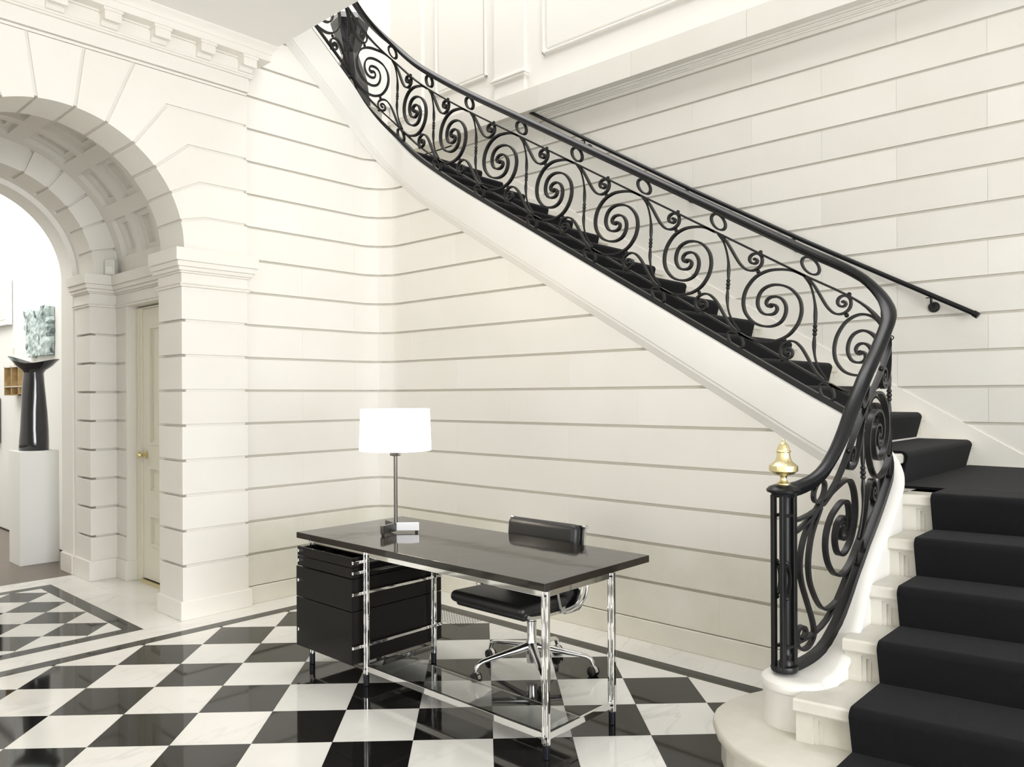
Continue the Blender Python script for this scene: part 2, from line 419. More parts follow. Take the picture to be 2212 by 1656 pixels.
# passage floor: panel with border
PX0, PX1, PY0, PY1 = 1.11, 2.123, 5.27, 7.10
for (a, b, c, d) in ((PX0, PX1, PY0, PY0 + .1), (PX0, PX1, PY1 - .1, PY1), (PX0, PX0 + .1, PY0 + .1, PY1 - .1), (PX1 - .1, PX1, PY0 + .1, PY1 - .1)):
    slab(a, b, c, d, 'marble_black', 'border_strip')
DP = 0.2025
for i in range(-3, 4):
    for j in range(-5, 6):
        if (i + j) % 2: continue
        cx, cy = 1.62 + DP * i, 6.206 + DP * j
        p = clip_poly([(cx + DP, cy), (cx, cy + DP), (cx - DP, cy), (cx, cy - DP)], PX0 + .1, PX1 - .1, PY0 + .1, PY1 - .1)
        if p and poly_area(p) > 0.001: tile(p, 'tile', 'marble' if i % 2 == 0 else 'marble_black')
for (a, b, c, d) in ((PX1, 2.36, 5.268, 5.745), (PX1, 2.36, 5.745, 6.62), (PX1, 2.36, 6.62, 7.345), (2.36, 2.80, 5.268, 5.745), (2.36, 2.80, 5.745, 6.62), (2.36, 2.80, 6.62, 7.345),
                     (0.5, PX0, 5.268, 7.345), (PX0, PX1, PY1, 7.345)):
    slab(a, b, c, d, name='band_slab')
# drilled air holes near the rounded corner
hb = MB()
for i in range(9):
    for j in range(16):
        x, y = 3.735 - 0.022 * i, 4.15 - 0.026 * j
        hb.cbox((x, y, 0.0004), (0.009, 0.013, 0.0008))
o = hb.build('vent_holes', 'hole', floor); o['kind'] = 'stuff'
gfloor = struct(MB().box(-3.0, 5.0, 7.345, 15.0, -0.14, 0.0).build('floor_gallery', 'boards'), 'dark boarded floor of the gallery beyond the arch')

# ------------------------------------------------------------------ course stones along a path
def hall_path(s):
    """s=0 at x=2.80 on the left wall, round the corner, then down the wall under the stair; returns x,y,normal,curb s"""
    l1 = 3.8855 - 2.80; l2 = RC * PI / 2
    if s <= l1:
        x = 2.80 + s; return x, YA, 0, -1, s_on_a(min(x, 3.855))
    if s <= l1 + l2:
        a = PI / 2 - (s - l1) / RC; c, n = math.cos(a), math.sin(a)
        return 3.8855 + RC * c, YA - RC + RC * n, -c, -n, S1 + (S0 - S1) * (s - l1) / l2
    y = YA - RC - (s - l1 - l2); return XB, y, -1, 0, s_on_b(y)
HP_LEN = (3.8855 - 2.80) + RC * PI / 2 + (YA - RC - 1.30)

def band(mb, path, s0, s1, z0, z1, front, back, topf=None, botf=None, step=0.12):
    """solid strip along a path between heights, clipped by topf / botf(s)"""
    n = max(2, int(math.ceil((s1 - s0) / step)) + 1); ss = list(np.linspace(s0, s1, n))
    extra = [s0, s1] if False else []
    for l in (3.8855 - 2.80, 3.8855 - 2.80 + RC * PI / 2):
        if path is hall_path:
            for k in range(5):
                q = l + (k - 2) * 0.03
                if s0 < q < s1: extra.append(q)
    ss = sorted(set(ss + extra)); runs = []; cur = []
    def tops(s): return min(z1, topf(s)) if topf else z1
    def bots(s): return max(z0, botf(s)) if botf else z0
    # insert crossing points
    full_ss = []
    for a, b in zip(ss, ss[1:]):
        full_ss.append(a); ga, gb = tops(a) - bots(a), tops(b) - bots(b)
        raw = []
        if topf: raw += [(topf(a) - z1, topf(b) - z1), (topf(a) - z0, topf(b) - z0)]
        if botf: raw += [(botf(a) - z1, botf(b) - z1), (botf(a) - z0, botf(b) - z0)]
        for fa, fb in raw:
            if fa * fb < 0: full_ss.append(a + (b - a) * fa / (fa - fb))
    full_ss.append(ss[-1]); full_ss = sorted(full_ss)
    for s in full_ss:
        if tops(s) - bots(s) > -1e-5: cur.append(s)
        else:
            if len(cur) > 1: runs.append(cur)
            cur = []
    if len(cur) > 1: runs.append(cur)
    ok = False
    for run in runs:
        if max(tops(s) - bots(s) for s in run) < 0.004: continue
        rings = []
        for s in run:
            x, y, nx, ny = path(s)[:4]; a, b = bots(s), max(tops(s), bots(s) + 1e-5)
            rings.append([(x + nx * front, y + ny * front, a), (x + nx * front, y + ny * front, b), (x + nx * back, y + ny * back, b), (x + nx * back, y + ny * back, a)])
        mb.rings(rings); ok = True
    return ok

wall_left = struct(MB().box(-3.6, 0.36, 5.285, 5.6, 0, ZCEIL).build('wall_left', 'joint'), 'pale stone wall with the arch and deep horizontal joints')
wall_right = struct(empty('wall_right', (XC, 2.5, 0)), 'tall pale stone wall beside the stair with a string course and panels')
wall_back = struct(empty('wall_back', (-3.6, 2, 0)), 'hall wall behind the camera with an added fill window')

def lim_string(s):
    cs = hall_path(s)[4]; return BZ(cs) - 0.018 - depth(cs) + 0.06
# backing of the rounded wall (joint bottoms)
mb = MB(); band(mb, hall_path, 0.0, HP_LEN, 0.0, 5.0, -GD, -0.10, lim_string, step=0.1)
fix_normals(mb.build('wall_core', 'joint', wall_left))
rj = random.Random(3)
for k in range(16, -3, -1):
    z0 = gz(k) if k < 16 else 0.137
    z1 = gz(k - 1) - GR
    if k == 16: z0 = 0.134
    js = [0.0]; s = (0.62 if k % 2 else 1.18) + rj.uniform(-.03, .03)
    # joints on the flat of wall B as in the photograph (y=2.19 / 2.74 ...)
    yj = (2.19 if k % 2 == 0 else 2.736)
    l12 = (3.8855 - 2.80) + RC * PI / 2
    bj = sorted([l12 + (YA - RC - (yj + 1.1 * i)) for i in range(-1, 4)])
    js = [0.0] + ([0.55] if k % 2 else []) + [q for q in bj if 0.9 < q < HP_LEN - 0.1] + [HP_LEN]
    for a, b in zip(js, js[1:]):
        mb = MB()
        if band(mb, hall_path, a + 0.0003, b - 0.0003, z0, z1, 0.0, -GD, lim_string):
            fix_normals(mb.build('stone_block', 'stone_low' if k >= 15 else 'stone', wall_left, smooth=25))
# plinth course
mb = MB(); band(mb, hall_path, 0.08, HP_LEN, 0.0, 0.128, 0.014, -GD); fix_normals(mb.build('baseboard_stone', 'stone_low', wall_left, bevel=0.004))

# ------------------------------------------------------------------ pier and arch
AX, AZ, AR = 1.615, 2.54, 0.787
YP = 5.268                                          # pier face
XPR = 2.868                                         # right edge of the pier
YR = 5.640                                          # back of the front ring
def ap(ang, r): return (AX + r * math.cos(R(ang)), AZ + r * math.sin(R(ang)))
XJ = AX + AR - 0.018                                # jamb plane 2.384
core_off = 0.018
# backing block behind the joints of the pier (jamb) and spandrel
def arch_solid(y0, y1, r, xr, ztop, zs=AZ, n=40, zb=0.0):
    """wall slab with arched opening, right and left halves as quad strips"""
    mb = MB()
    for sgn in (1, -1):
        inner = [(AX + sgn * r, zb)] + [(AX + sgn * r * math.cos(R(90 * i / n)), zs + r * math.sin(R(90 * i / n))) for i in range(n + 1)]
        outer = []
        for i, p in enumerate(inner):
            if i == 0: outer.append((AX + sgn * xr, zb)); continue
            a = 90 * (i - 1) / n
            dx, dz = math.cos(R(a)), math.sin(R(a))
            t = min(xr / dx if dx > 1e-6 else 1e9, (ztop - zs) / dz if dz > 1e-6 else 1e9)
            outer.append((AX + sgn * t * dx, zs + t * dz))
        # make sure the corner is on the outline
        ac = math.degrees(math.atan2(ztop - zs, xr)); j = min(range(1, len(inner)), key=lambda i: abs(90 * (i - 1) / n - ac)); outer[j] = (AX + sgn * xr, ztop)
        rings = []
        for p, q in zip(inner, outer): rings.append([(p[0], y0, p[1]), (q[0], y0, q[1]), (q[0], y1, q[1]), (p[0], y1, p[1])])
        mb.rings(rings)
    return mb
fix_normals(arch_solid(YP + .015, YR, AR + .015, XPR - .015 - AX, 3.74).build('pier_core', 'stone', wall_left))
# pier courses, right and left of the opening
def pier_block(sgn, x0, x1, z0, z1, y0=YP, y1=YR - .002):
    a, b = AX + sgn * (x0 - AX), AX + sgn * (x1 - AX)
    return MB().box(min(a, b), max(a, b), y0, y1, z0, z1)
for sgn in (1, -1):
    for k in range(16, 7, -1):
        z0, z1 = (gz(k) if k < 16 else 0.12), gz(k - 1) - GR
        # L shaped stone wrapping the arris: front slab + jamb slab as one block
        pier_block(sgn, XJ, XPR, z0, z1).build('stone_block', 'stone', wall_left, bevel=0.0025)
    # plinth
    pier_block(sgn, XJ - 0.018, XPR + 0.024, 0, 0.128, YP - 0.014, YR + 0.004).build('baseboard_stone', 'stone', wall_left, bevel=0.004)
    # impost: astragal, frieze, cyma, cap
    x0, x1 = XJ, XPR
    for nm, e, za, zb in (('impost_moulding', 0.012, 2.278, 2.296), ('impost_moulding', 0.02, 2.296, 2.304), ('impost_frieze', 0.002, 2.304, 2.372), ('impost_moulding', 0.014, 2.372, 2.385),
                          ('impost_moulding', 0.03, 2.385, 2.412), ('impost_moulding', 0.045, 2.412, 2.448), ('impost_cap', 0.06, 2.448, 2.535)):
        pier_block(sgn, x0 - e, x1 + e, za, zb, YP - e, YR + min(e, .03)).build(nm, 'stone', wall_left, bevel=0.003)
# voussoirs and spandrel stones
VA = [0, 13.6, 27.4, 40.8, 54.5, 68.4, 82.2]
ZT = 3.700
elbow = {13.6: 5, 27.4: 4, 40.8: 3, 54.5: 2}
def vous(poly, mirror, name='voussoir'):
    g = 0.0055
    pts = [(2 * AX - p[0], p[1]) if mirror else p for p in poly]
    o = MB().prism(pts, YP, YR - .002, 'y').build(name, 'stone', wall_left); fix_normals(o)
    return o
GH = GR / 2
for mir in (False, True):
    for i in range(len(VA)):
        a0 = VA[i]; a1 = VA[i + 1] if i + 1 < len(VA) else 97.8
        if i == 6 and mir: continue
        g = math.degrees(0.010 / AR)
        n = 6
        inn = [ap(a0 + g * (a0 > 0) + (a1 - g - a0 - g * (a0 > 0)) * t / n, AR) for t in range(n + 1)]
        def ray_at(a, off, ztarget=None, r=None):
            # point on the radial joint (shifted by off along the arc) at height ztarget
            d = (math.cos(R(a)), math.sin(R(a))); nn = (-d[1], d[0]); b = (AX + nn[0] * off, AZ + nn[1] * off)
            t = (ztarget - b[1]) / d[1]; return (b[0] + d[0] * t, ztarget)
        low = []; top = []
        half = 0.010
        if a0 == 0: low = [(XPR, AZ)]                                # above the impost
        elif a0 in elbow: z = gz(elbow[a0]); low = [ray_at(a0, half, z + 0.0), (XPR, z)]
        else: low = [ray_at(a0, half if a0 < 90 else -half, ZT)]
        if a1 in elbow: z = gz(elbow[a1]) - GR; top = [(XPR, z), ray_at(a1, -half, z)]
        elif a1 == 68.4: top = [(XPR, ZT), ray_at(a1, -half, ZT)]
        else: top = [ray_at(a1, -half, ZT)]
        if a0 == 0: low = [(XPR, AZ - 0.004)]; inn[0] = (XJ + .018, AZ - 0.004)
        if i == 6: low = [ray_at(a0, half, ZT)]; top = [ray_at(97.8, -half, ZT)]
        vous(inn + list(reversed(low + top)) if False else inn[::-1] + low + top, mir)
# entablature: band, architrave fascia, cornice with modillions
def entab(name, e, za, zb, mt='stone', bev=0.002, x0=-3.6):
    return MB().box(x0, XPR + e, YP - e, 5.55, za, zb).build(name, mt, wall_left, bevel=bev)
entab('joint_band', -0.016, 3.70, 3.707, 'joint', None); entab('frieze_band', 0.0, 3.707, 3.723); entab('joint_band', -0.016, 3.723, 3.731, 'joint', None)
entab('architrave', 0.012, 3.731, 3.828); entab('moulding', 0.03, 3.828, 3.842); entab('moulding', 0.036, 3.842, 3.856)
entab('bed_course', 0.022, 3.856, 3.955); entab('moulding', 0.04, 3.945, 3.96)
pts = [(0, 3.955), (0.125, 3.955), (0.125, 4.0), (0.132, 4.004), (0.134, 4.018), (0.143, 4.032), (0.158, 4.046), (0.165, 4.052), (0.165, ZCEIL), (0, ZCEIL)]
rings = []
prof = [(e, z) for e, z in pts]
mb = MB()
mb.rings([[(-3.6, YP - e, z) for e, z in prof], [(XPR + e, YP - e, z) for e, z in prof], [(XPR + e, 5.5, z) for e, z in prof]])
fix_normals(mb.build('cornice', 'stone', wall_left, smooth=25))
for i in range(12):
    xm = 2.79 - 0.31 * i
    mb = MB()
    mb.box(xm - 0.008, xm + 0.108, YP - 0.118, YP + .02, 3.938, 3.956)
    mb.prism([(YP - 0.11, 3.94), (YP - 0.11, 3.882), (YP - 0.098, 3.882), (YP - 0.088, 3.896), (YP - 0.07, 3.90), (YP - 0.05, 3.885), (YP - 0.035, 3.866), (YP - 0.02, 3.858), (YP + .02, 3.858), (YP + .02, 3.94)], xm, xm + 0.10, 'x')
    fix_normals(mb.build('modillion', 'stone', wall_left))

# ------------------------------------------------------------------ passage: vault, side walls, door, back arch
passage = struct(empty('wall_passage', (AX, 6.3, 0)), 'passage through the arch with a coffered vault')
RV = 1.0
XS = 2.592
def stepped(us, vs_, hgt, fn, mt, name, parent):
    """surface fn(u,v,h) over a grid of cells, cell height hgt(i,j); vertical steps between cells"""
    mb = MB()
    for i in range(len(us) - 1):
        for j in range(len(vs_) - 1):
            h = hgt(i, j); u0, u1, v0, v1 = us[i], us[i + 1], vs_[j], vs_[j + 1]
            mb.add([fn(u0, v0, h), fn(u1, v0, h), fn(u1, v1, h), fn(u0, v1, h)], [(0, 1, 2, 3)])
            if i + 1 < len(us) - 1 and hgt(i + 1, j) != h:
                h2 = hgt(i + 1, j); mb.add([fn(u1, v0, h), fn(u1, v0, h2), fn(u1, v1, h2), fn(u1, v1, h)], [(0, 1, 2, 3)])
            if j + 1 < len(vs_) - 1 and hgt(i, j + 1) != h:
                h2 = hgt(i, j + 1); mb.add([fn(u0, v1, h), fn(u1, v1, h), fn(u1, v1, h2), fn(u0, v1, h2)], [(0, 1, 2, 3)])
    return mb.build(name, mt, parent)
us = [0.0]; CROWS = ((5.74, 6.045), (6.15, 6.455), (6.56, 6.855))
for k in range(7):
    c = 90 + (k - 3) * 24.0
    us += [c - 8.7, c - 6.0, c - 3.0, c, c + 3.0, c + 6.0, c + 8.7]
us = sorted(us + [5.0, 175.0, 180.0])
vy = [YR - .02]
for y0, y1 in CROWS: vy += [y0, y0 + .07, y1 - .07, y1]
vy.append(6.985)
def cof(i, j):
    um = (us[i] + us[i + 1]) / 2; vm = (vy[j] + vy[j + 1]) / 2; lev = 0
    for k in range(7):
        c = 90 + (k - 3) * 24.0
        for y0, y1 in CROWS:
            if abs(um - c) < 8.7 and y0 < vm < y1: lev = 1
            if abs(um - c) < 6.0 and y0 + .07 < vm < y1 - .07: lev = 2
    return (0, .040, .075)[lev]
stepped(us, vy, cof, lambda u, v, h: (AX + (RV + h) * math.cos(R(u)), v, AZ + (RV + h) * math.sin(R(u))), 'plaster', 'coffered_vault', passage)
# back ring with cove (faces the hall) and its intrados
YB0, YB1 = 6.972, 7.342
fix_normals(arch_solid(YB0 + GD, YB1 - .002, AR + .018 + .015, 1.3, 4.0).build('back_pier_core', 'stone', passage))
for sgn in (1, -1):
    def bb(x0, x1, y0, y1, z0, z1): a, b = AX + sgn * (x0 - AX), AX + sgn * (x1 - AX); return MB().box(min(a, b), max(a, b), y0, y1, z0, z1)
    for k in range(16, 7, -1):
        z0, z1 = (gz(k) if k < 16 else 0.12), gz(k - 1) - GR
        bb(XJ, XS + .03, YB0, 7.285, z0, z1).build('stone_block', 'stone', passage, bevel=0.0025)
        bb(XS, XS + .14, 6.775, YB0 + .05, z0, z1).build('stone_block', 'stone', passage, bevel=0.0025)
    bb(XJ, XS + .03, 7.283, 7.342, 0, 2.3).build('jamb_margin', 'stone', passage)
    bb(XS + .015, XS + .138, 6.757, YB0 + .05, 0, 2.3).build('jamb_core', 'stone', passage)
    bb(XS, XS + .14, 6.752, 6.776, 0, 2.3).build('jamb_margin', 'stone', passage)
    bb(XJ - .016, XS + .03, YB0 - .014, 7.345, 0, 0.165).build('baseboard_stone', 'stone', passage, bevel=0.004)
    bb(XS - .014, XS + .135, 6.744, YB0 + .03, 0, 0.165).build('baseboard_stone', 'stone', passage, bevel=0.004)
    for nm, e, za, zb in (('impost_moulding', 0.012, 2.278, 2.296), ('impost_moulding', 0.02, 2.296, 2.304), ('impost_frieze', 0.002, 2.304, 2.388), ('impost_moulding', 0.014, 2.388, 2.40),
                          ('impost_moulding', 0.03, 2.40, 2.425), ('impost_moulding', 0.045, 2.425, 2.462), ('impost_cap', 0.06, 2.462, 2.545)):
        bb(XJ - e, XS + .3, YB0 - e, 7.345, za, zb).build(nm, 'stone', passage, bevel=0.003)
        bb(XS - e, XS + .3, YR - .05, YB0, za, zb).build(nm, 'plaster', passage, bevel=0.003)
    # door reveal lining
    bb(XS, XS + .3, YR - .02, 5.745, 0, 2.3).build('jamb_margin', 'plaster', passage)
    bb(XS + .125, XS + .3, 5.74, 6.78, 2.262, 2.29).build('door_lintel', 'plaster', passage)
    bb(XS + .012, XS + .3, 5.74, 6.78, 2.29, 2.31).build('door_lintel', 'plaster', passage)
    if sgn < 0: bb(XS + .1, XS + .3, 5.74, 6.78, 0, 2.3).build('side_panel', 'plaster', passage)
# back arch ring stones
BA = [0, 13.85, 27.7, 41.5, 55.4, 69.2, 83.1, 97]
for mir in (False, True):
    for i in range(7):
        if i == 6 and mir: continue
        a0, a1 = BA[i], BA[i + 1]; n = 6; g = math.degrees(.010 / .8) if True else 0
        i0 = [(AR + .018)] * 1
        ang = [a0 + g * (i > 0) + (a1 - g - a0 - g * (i > 0)) * t / n for t in range(n + 1)]
        po = [ap(a, AR + .015) for a in ang][::-1] + [ap(a, RV + .06) for a in ang]
        if mir: po = [(2 * AX - p[0], p[1]) for p in po]
        fix_normals(MB().prism(po, YB0, 7.285, 'y').build('voussoir', 'stone', passage))
mb = MB(); n = 48
mb.rings([[(p[0], 7.283, p[1]), (q[0], 7.283, q[1]), (q[0], 7.342, q[1]), (p[0], 7.342, p[1])] for p, q in ((ap(180 * i / n, AR + .015), ap(180 * i / n, RV + .06)) for i in range(n + 1))])
fix_normals(mb.build('ring_margin', 'stone', passage, smooth=30))
# gallery reveal (plain plaster) and wall
fix_normals(arch_solid(7.345, 7.62, 0.757, 1.6, 4.6).build('gallery_reveal', 'plaster', passage, smooth=20))
for sgn in (1, -1):
    a, b = AX + sgn * (0.757 - .014), AX + sgn * 1.2
    MB().box(min(a, b), max(a, b), 7.347, 7.63, 0, 0.165).build('baseboard_stone', 'stone', passage, bevel=0.004)
# blocking mass behind jambs (light tight)
MB().box(2.75, 2.95, 5.55, 7.35, 0, 4.0).build('pier_mass', 'plaster', passage); MB().box(0.2, 0.5, 5.55, 7.35, 0, 4.0).build('pier_mass', 'plaster', passage)
MB().box(0.3, 2.95, 5.6, 7.35, 3.70, 3.8).build('vault_mass', 'plaster', passage)
wg = struct(empty('wall_gallery', (2.66, 10, 0)), 'white gallery walls seen through the arch')
MB().box(2.66, 2.8, 7.62, 14.6, 0, 4.6).build('wall_panel', 'white', wg); MB().box(-1.5, 2.8, 14.4, 14.6, 0, 4.6).build('wall_panel', 'white', wg)
MB().box(-1.6, -1.4, 7.35, 14.6, 0, 4.6).build('wall_panel', 'white', wg)
MB().box(-1.5, 2.8, 7.5, 14.6, 4.6, 4.75).build('ceiling_panel', 'white', wg)
MB().box(-1.5, 0.1, 7.35, 7.62, 0, 4.6).build('wall_panel', 'white', wg)
MB().box(2.648, 2.66, 7.62, 14.4, 0, 0.012).build('skirting_gap', 'hole', wg)

# door
door = struct(empty('door_1', (2.70, 6.2, 0)), 'cream panelled door with a brass knob in the passage')
ds = [5.75, 5.89, 5.905, 5.925, 6.485, 6.505, 6.52, 6.66]      # y
dz = [0.03]
pan = [(0.31, 0.565), (0.745, 0.955), (1.135, 2.10)]
for a, b in pan: dz += [a - .015, a, a + .02, b - .02, b, b + .015] if False else [a, a + .018, a + .036, b - .036, b - .018, b]
dz.append(2.25)
def dh(i, j):
    ym, zm = (ds[i] + ds[i + 1]) / 2, (dz[j] + dz[j + 1]) / 2; l = 0
    for a, b in pan:
        if ds[1] < ym < ds[6] and a < zm < b: l = -0.008
        if ds[2] < ym < ds[5] and a + .018 < zm < b - .018: l = 0.010
        if ds[3] < ym < ds[4] and a + .036 < zm < b - .036: l = 0.016
    return l
leaf = keep(stepped(ds, dz, dh, lambda u, v, h: (2.685 + h, u, v), 'door', 'door_leaf', None), door)
keep(MB().box(2.70, 2.735, 5.75, 6.66, 0.03, 2.25).build('door_core', 'door'), door)
for a, b, c, d in ((6.66, 6.70, 0, 2.262), (5.71, 5.75, 0, 2.262)):
    keep(MB().box(2.672, 2.74, a, b, c, d).build('door_frame', 'door', bevel=.003), door)
keep(MB().box(2.664, 2.74, 6.70, 6.80, 0, 2.262).build('door_frame', 'door', bevel=.003), door)
keep(MB().box(2.672, 2.74, 5.75, 6.66, 2.252, 2.262).build('door_frame', 'door'), door)
keep(MB().box(2.655, 2.74, 5.75, 6.66, 0.0, 0.022).build('threshold', 'brass'), door)
kn = MB(); prof = [(0.0, 0), (0.034, 0), (0.034, 0.006), (0.012, 0.01), (0.011, 0.028), (0.02, 0.034), (0.029, 0.044), (0.030, 0.056), (0.024, 0.066), (0.0, 0.069)]
kn.rings([[(2.684 - z, 6.605 + r * math.cos(2 * PI * k / 20), 1.05 + r * math.sin(2 * PI * k / 20)) for k in range(20)] for r, z in prof])
sub(fix_normals(kn.build('door_knob', 'brass', smooth=40, label='brass door knob')), leaf)

# motion sensor in the vault corner
se = empty('motion_sensor', (2.53, 6.92, 2.546)); tag(se, 'small grey motion sensor on the ledge inside the arch', 'sensor')
o = keep(MB().cbox((2.535, 6.925, 2.612), (0.085, 0.06, 0.13), R(-45)).build('sensor_body', 'sensor', bevel=.008), se)
keep(MB().cbox((2.513, 6.903, 2.59), (0.055, 0.012, 0.055), R(-45)).build('sensor_lens', 'white', bevel=.004), se)

# ------------------------------------------------------------------ ceiling over the hall
ceil = struct(MB().box(-3.6, XCEIL, -5.2, 5.5, ZCEIL, ZCEIL + 0.32).build('ceiling', 'ceiling'), 'plain white ceiling of the hall with its edge at the stair well')
top = struct(empty('ceiling_well', (4, 3, 8.6)), 'upper walls and roof around the stair well')
MB().box(-3.6, 3.0, -5.2, 7.6, 8.6, 8.8).build('roof_panel', 'white', top); MB().box(5.6, 6.2, -5.2, 7.6, 8.6, 8.8).build('roof_panel', 'white', top)
MB().box(3.0, 5.6, 6.7, 7.6, 8.6, 8.8).build('roof_panel', 'white', top); MB().box(3.0, 5.6, -5.2, 1.3, 8.6, 8.8).build('roof_panel', 'white', top)
MB().box(-3.6, 6.2, YD, YD + .2, 3.6, 8.6).build('upper_wall', 'plaster', top)
MB().box(-3.8, -3.6, -5.2, 7.5, 4.3, 8.6).build('upper_wall', 'plaster', top)
MB().box(-3.6, 6.2, -5.4, -5.2, 3.6, 8.6).build('upper_wall', 'plaster', top)
# hall walls out of the picture, with window openings, the back one added for its light
def pierced(x0, x1, z0, z1, wx0, wx1, wz0, wz1, fn):
    mb = MB()
    for a, b, c, d in ((x0, wx0, z0, z1), (wx1, x1, z0, z1), (wx0, wx1, z0, wz0), (wx0, wx1, wz1, z1)): fn(mb, a, b, c, d)
    return mb
pierced(-5.4, 5.6, 0, 4.3, 0.2, 3.8, 0.3, 3.2, lambda mb, a, b, c, d: mb.box(-3.8, -3.6, a, b, c, d)).build('wall_face', 'stone', wall_back)
wall_front = struct(pierced(-3.8, 6.2, 0, 4.3, -1.8, 2.8, 0.3, 3.7, lambda mb, a, b, c, d: mb.box(a, b, -5.4, -5.2, c, d)).build('wall_front', 'stone'), 'street wall of the hall with a tall window')
win = struct(empty('window_1', (0.5, -5.3, .3)), 'tall street window'); fill_win = struct(empty('window_added', (-3.7, 2, .3)), 'added window for the fill light behind the camera')  # the second window is unseen and added to go with the back fill
for i in range(5):
    x = -1.8 + 4.6 * i / 4; keep(MB().box(x - .03, x + .03, -5.33, -5.27, .3, 3.7).build('window_bar', 'white'), win)
    y = 0.2 + 3.6 * i / 4; keep(MB().box(-3.73, -3.67, y - .03, y + .03, .3, 3.2).build('window_bar', 'white'), fill_win)

# ------------------------------------------------------------------ stair wall C
def c_path(s): return XC, s, -1, 0
def skirt(y): return max(PITCH * y + 0.545, 1.10)
NZ = lambda n: n * RISE
keep(MB().box(XC + GD, XC + .3, -5.2, YD + .1, 0, 8.6).build('wall_core', 'joint'), wall_right)
for k in range(15, -3, -1):
    z0, z1 = gz(k), gz(k - 1) - GR
    if k == -1: z1 = 4.25
    if k < -1: continue
    off = 2.81 if k % 2 == 0 else 2.257
    js = [-5.2] + [off + 1.075 * i for i in range(-4, 5) if -2.2 < off + 1.075 * i < YD - .1] + [YD]
    for a, b in zip(js, js[1:]):
        mb = MB()
        if band(mb, c_path, a + .0006, b - .0006, z0, z1, 0, -GD - .002, None, lambda s: skirt(s) - .03, step=0.4):
            keep(fix_normals(mb.build('stone_block', 'stone_c')), wall_right)
# sloping skirting board of stone
mb = MB(); band(mb, c_path, -5.2, YD, 0.9, 9, 0.012, -0.03, skirt, None, 0.1); keep(fix_normals(mb.build('skirting_stone', 'stone_c')), wall_right)
# string course
for a, b in zip([-5.2 + 0.0] + [0.64 + 1.07 * i for i in range(7)], [0.64 + 1.07 * i for i in range(7)] + [YD]):
    if a < -1: 
        pass
    for e0, za, zb in ((0.012, 4.245, 4.258), (0.026, 4.258, 4.268), (0.034, 4.268, 4.278), (0.055, 4.278, 4.292)):
        keep(MB().box(XC - e0, XC + .05, a, b, za, zb).build('moulding', 'stone_c'), wall_right)
    keep(MB().box(XC - 0.14, XC + .05, a + .0008, b - .0008, 4.292, 4.512).build('fascia_stone', 'stone_c', bevel=.002), wall_right)
# upper wall with panels and pilasters
keep(MB().box(XC - .012, XC + .03, -5.2, YD, 4.512, 8.6).build('upper_face', 'plaster'), wall_right)
for y0, y1 in ((-1.2, 1.5), (2.0, 4.955), (5.722, 6.52)):
    zb = 4.845
    for a, b, c, d in ((y0, y1, zb - .0, zb + .025), (y0, y0 + .025, zb, 8.2), (y1 - .025, y1, zb, 8.2)):
        keep(MB().box(XC - .040, XC, a, b, c, d).build('panel_moulding', 'plaster', bevel=.008), wall_right)
    keep(MB().box(XC - .024, XC, y0 + .05, y1 - .05, zb + .05, 8.15).build('panel_field', 'plaster', bevel=.004), wall_right)
for y0, y1 in ((5.17, 5.58), (6.72, 7.28)):
    keep(MB().box(XC - .06, XC, y0, y1, 4.512, 8.6).build('pilaster', 'plaster'), wall_right)
    for e, a, b in ((.022, 4.70, 4.725), (.03, 4.725, 4.745), (.014, 4.745, 4.765)):
        keep(MB().box(XC - .06 - e, XC, y0 - e, y1 + e, a, b).build('pilaster_base', 'plaster', bevel=.004), wall_right)
for x0, x1 in ((5.2, 5.8), (3.6, 4.9), (2.2, 3.4)):
    keep(MB().box(x0, x1, YD - .035, YD, 4.9, 8.2).build('panel_field', 'plaster', bevel=.01), wall_right)

# ------------------------------------------------------------------ staircase
stair = empty('staircase', (4.2, 1.2, 0)); tag(stair, 'pale marble staircase curving up along the right wall', 'staircase')
def sp(o): return keep(o, stair)
SL = 0.15                                            # the lower steps splay a little
def lx(x, y): return x + SL * (1.055 - y)
NX = [None, 2.70, 2.985, 3.295, 3.55, 3.79, 4.05]   # nosing x of the lower steps at y=1.055
YS0, YS1 = 1.19, -0.95
# first step with its rounded end
out1 = [(3.70, 1.56), (3.55, 1.575), (3.387, 1.600), (3.307, 1.632), (3.22, 1.652), (3.135, 1.656), (3.07, 1.65), (3.017, 1.634), (2.97, 1.612), (2.933, 1.585), (2.86, 1.53), (2.80, 1.465), (2.755, 1.395), (2.725, 1.322), (2.708, 1.24), (2.70, 1.15), (2.702, 1.05), (2.72, 0.9), (2.78, 0.5), (2.86, 0.0), (3.0, -0.95), (3.70, -0.95)]
def inset(poly, d):
    n = len(poly); q = []
    for i in range(n):
        a, b, c = Vector(poly[i - 1]), Vector(poly[i]), Vector(poly[(i + 1) % n])
        t = ((c - b).normalized() + (b - a).normalized()).normalized(); q.append((b.x - t.y * d, b.y + t.x * d))
    return q
mb = MB()
zs = [(0.0, .142), (-0.0, .166), (0.004, .1715), (0.010, RISE)]
base = out1
mb.rings([[(*p, z) for p in inset(base, e)] for e, z in ((.012, .128), (0.002, .136), (0.0, .146), (0.0, .160), (0.004, .169), (0.012, RISE))])
sp(fix_normals(mb.build('tread', 'step_marble', smooth=40)))
sp(fix_normals(MB().prism(inset(base, .034), 0, .13).build('riser', 'step_marble')))
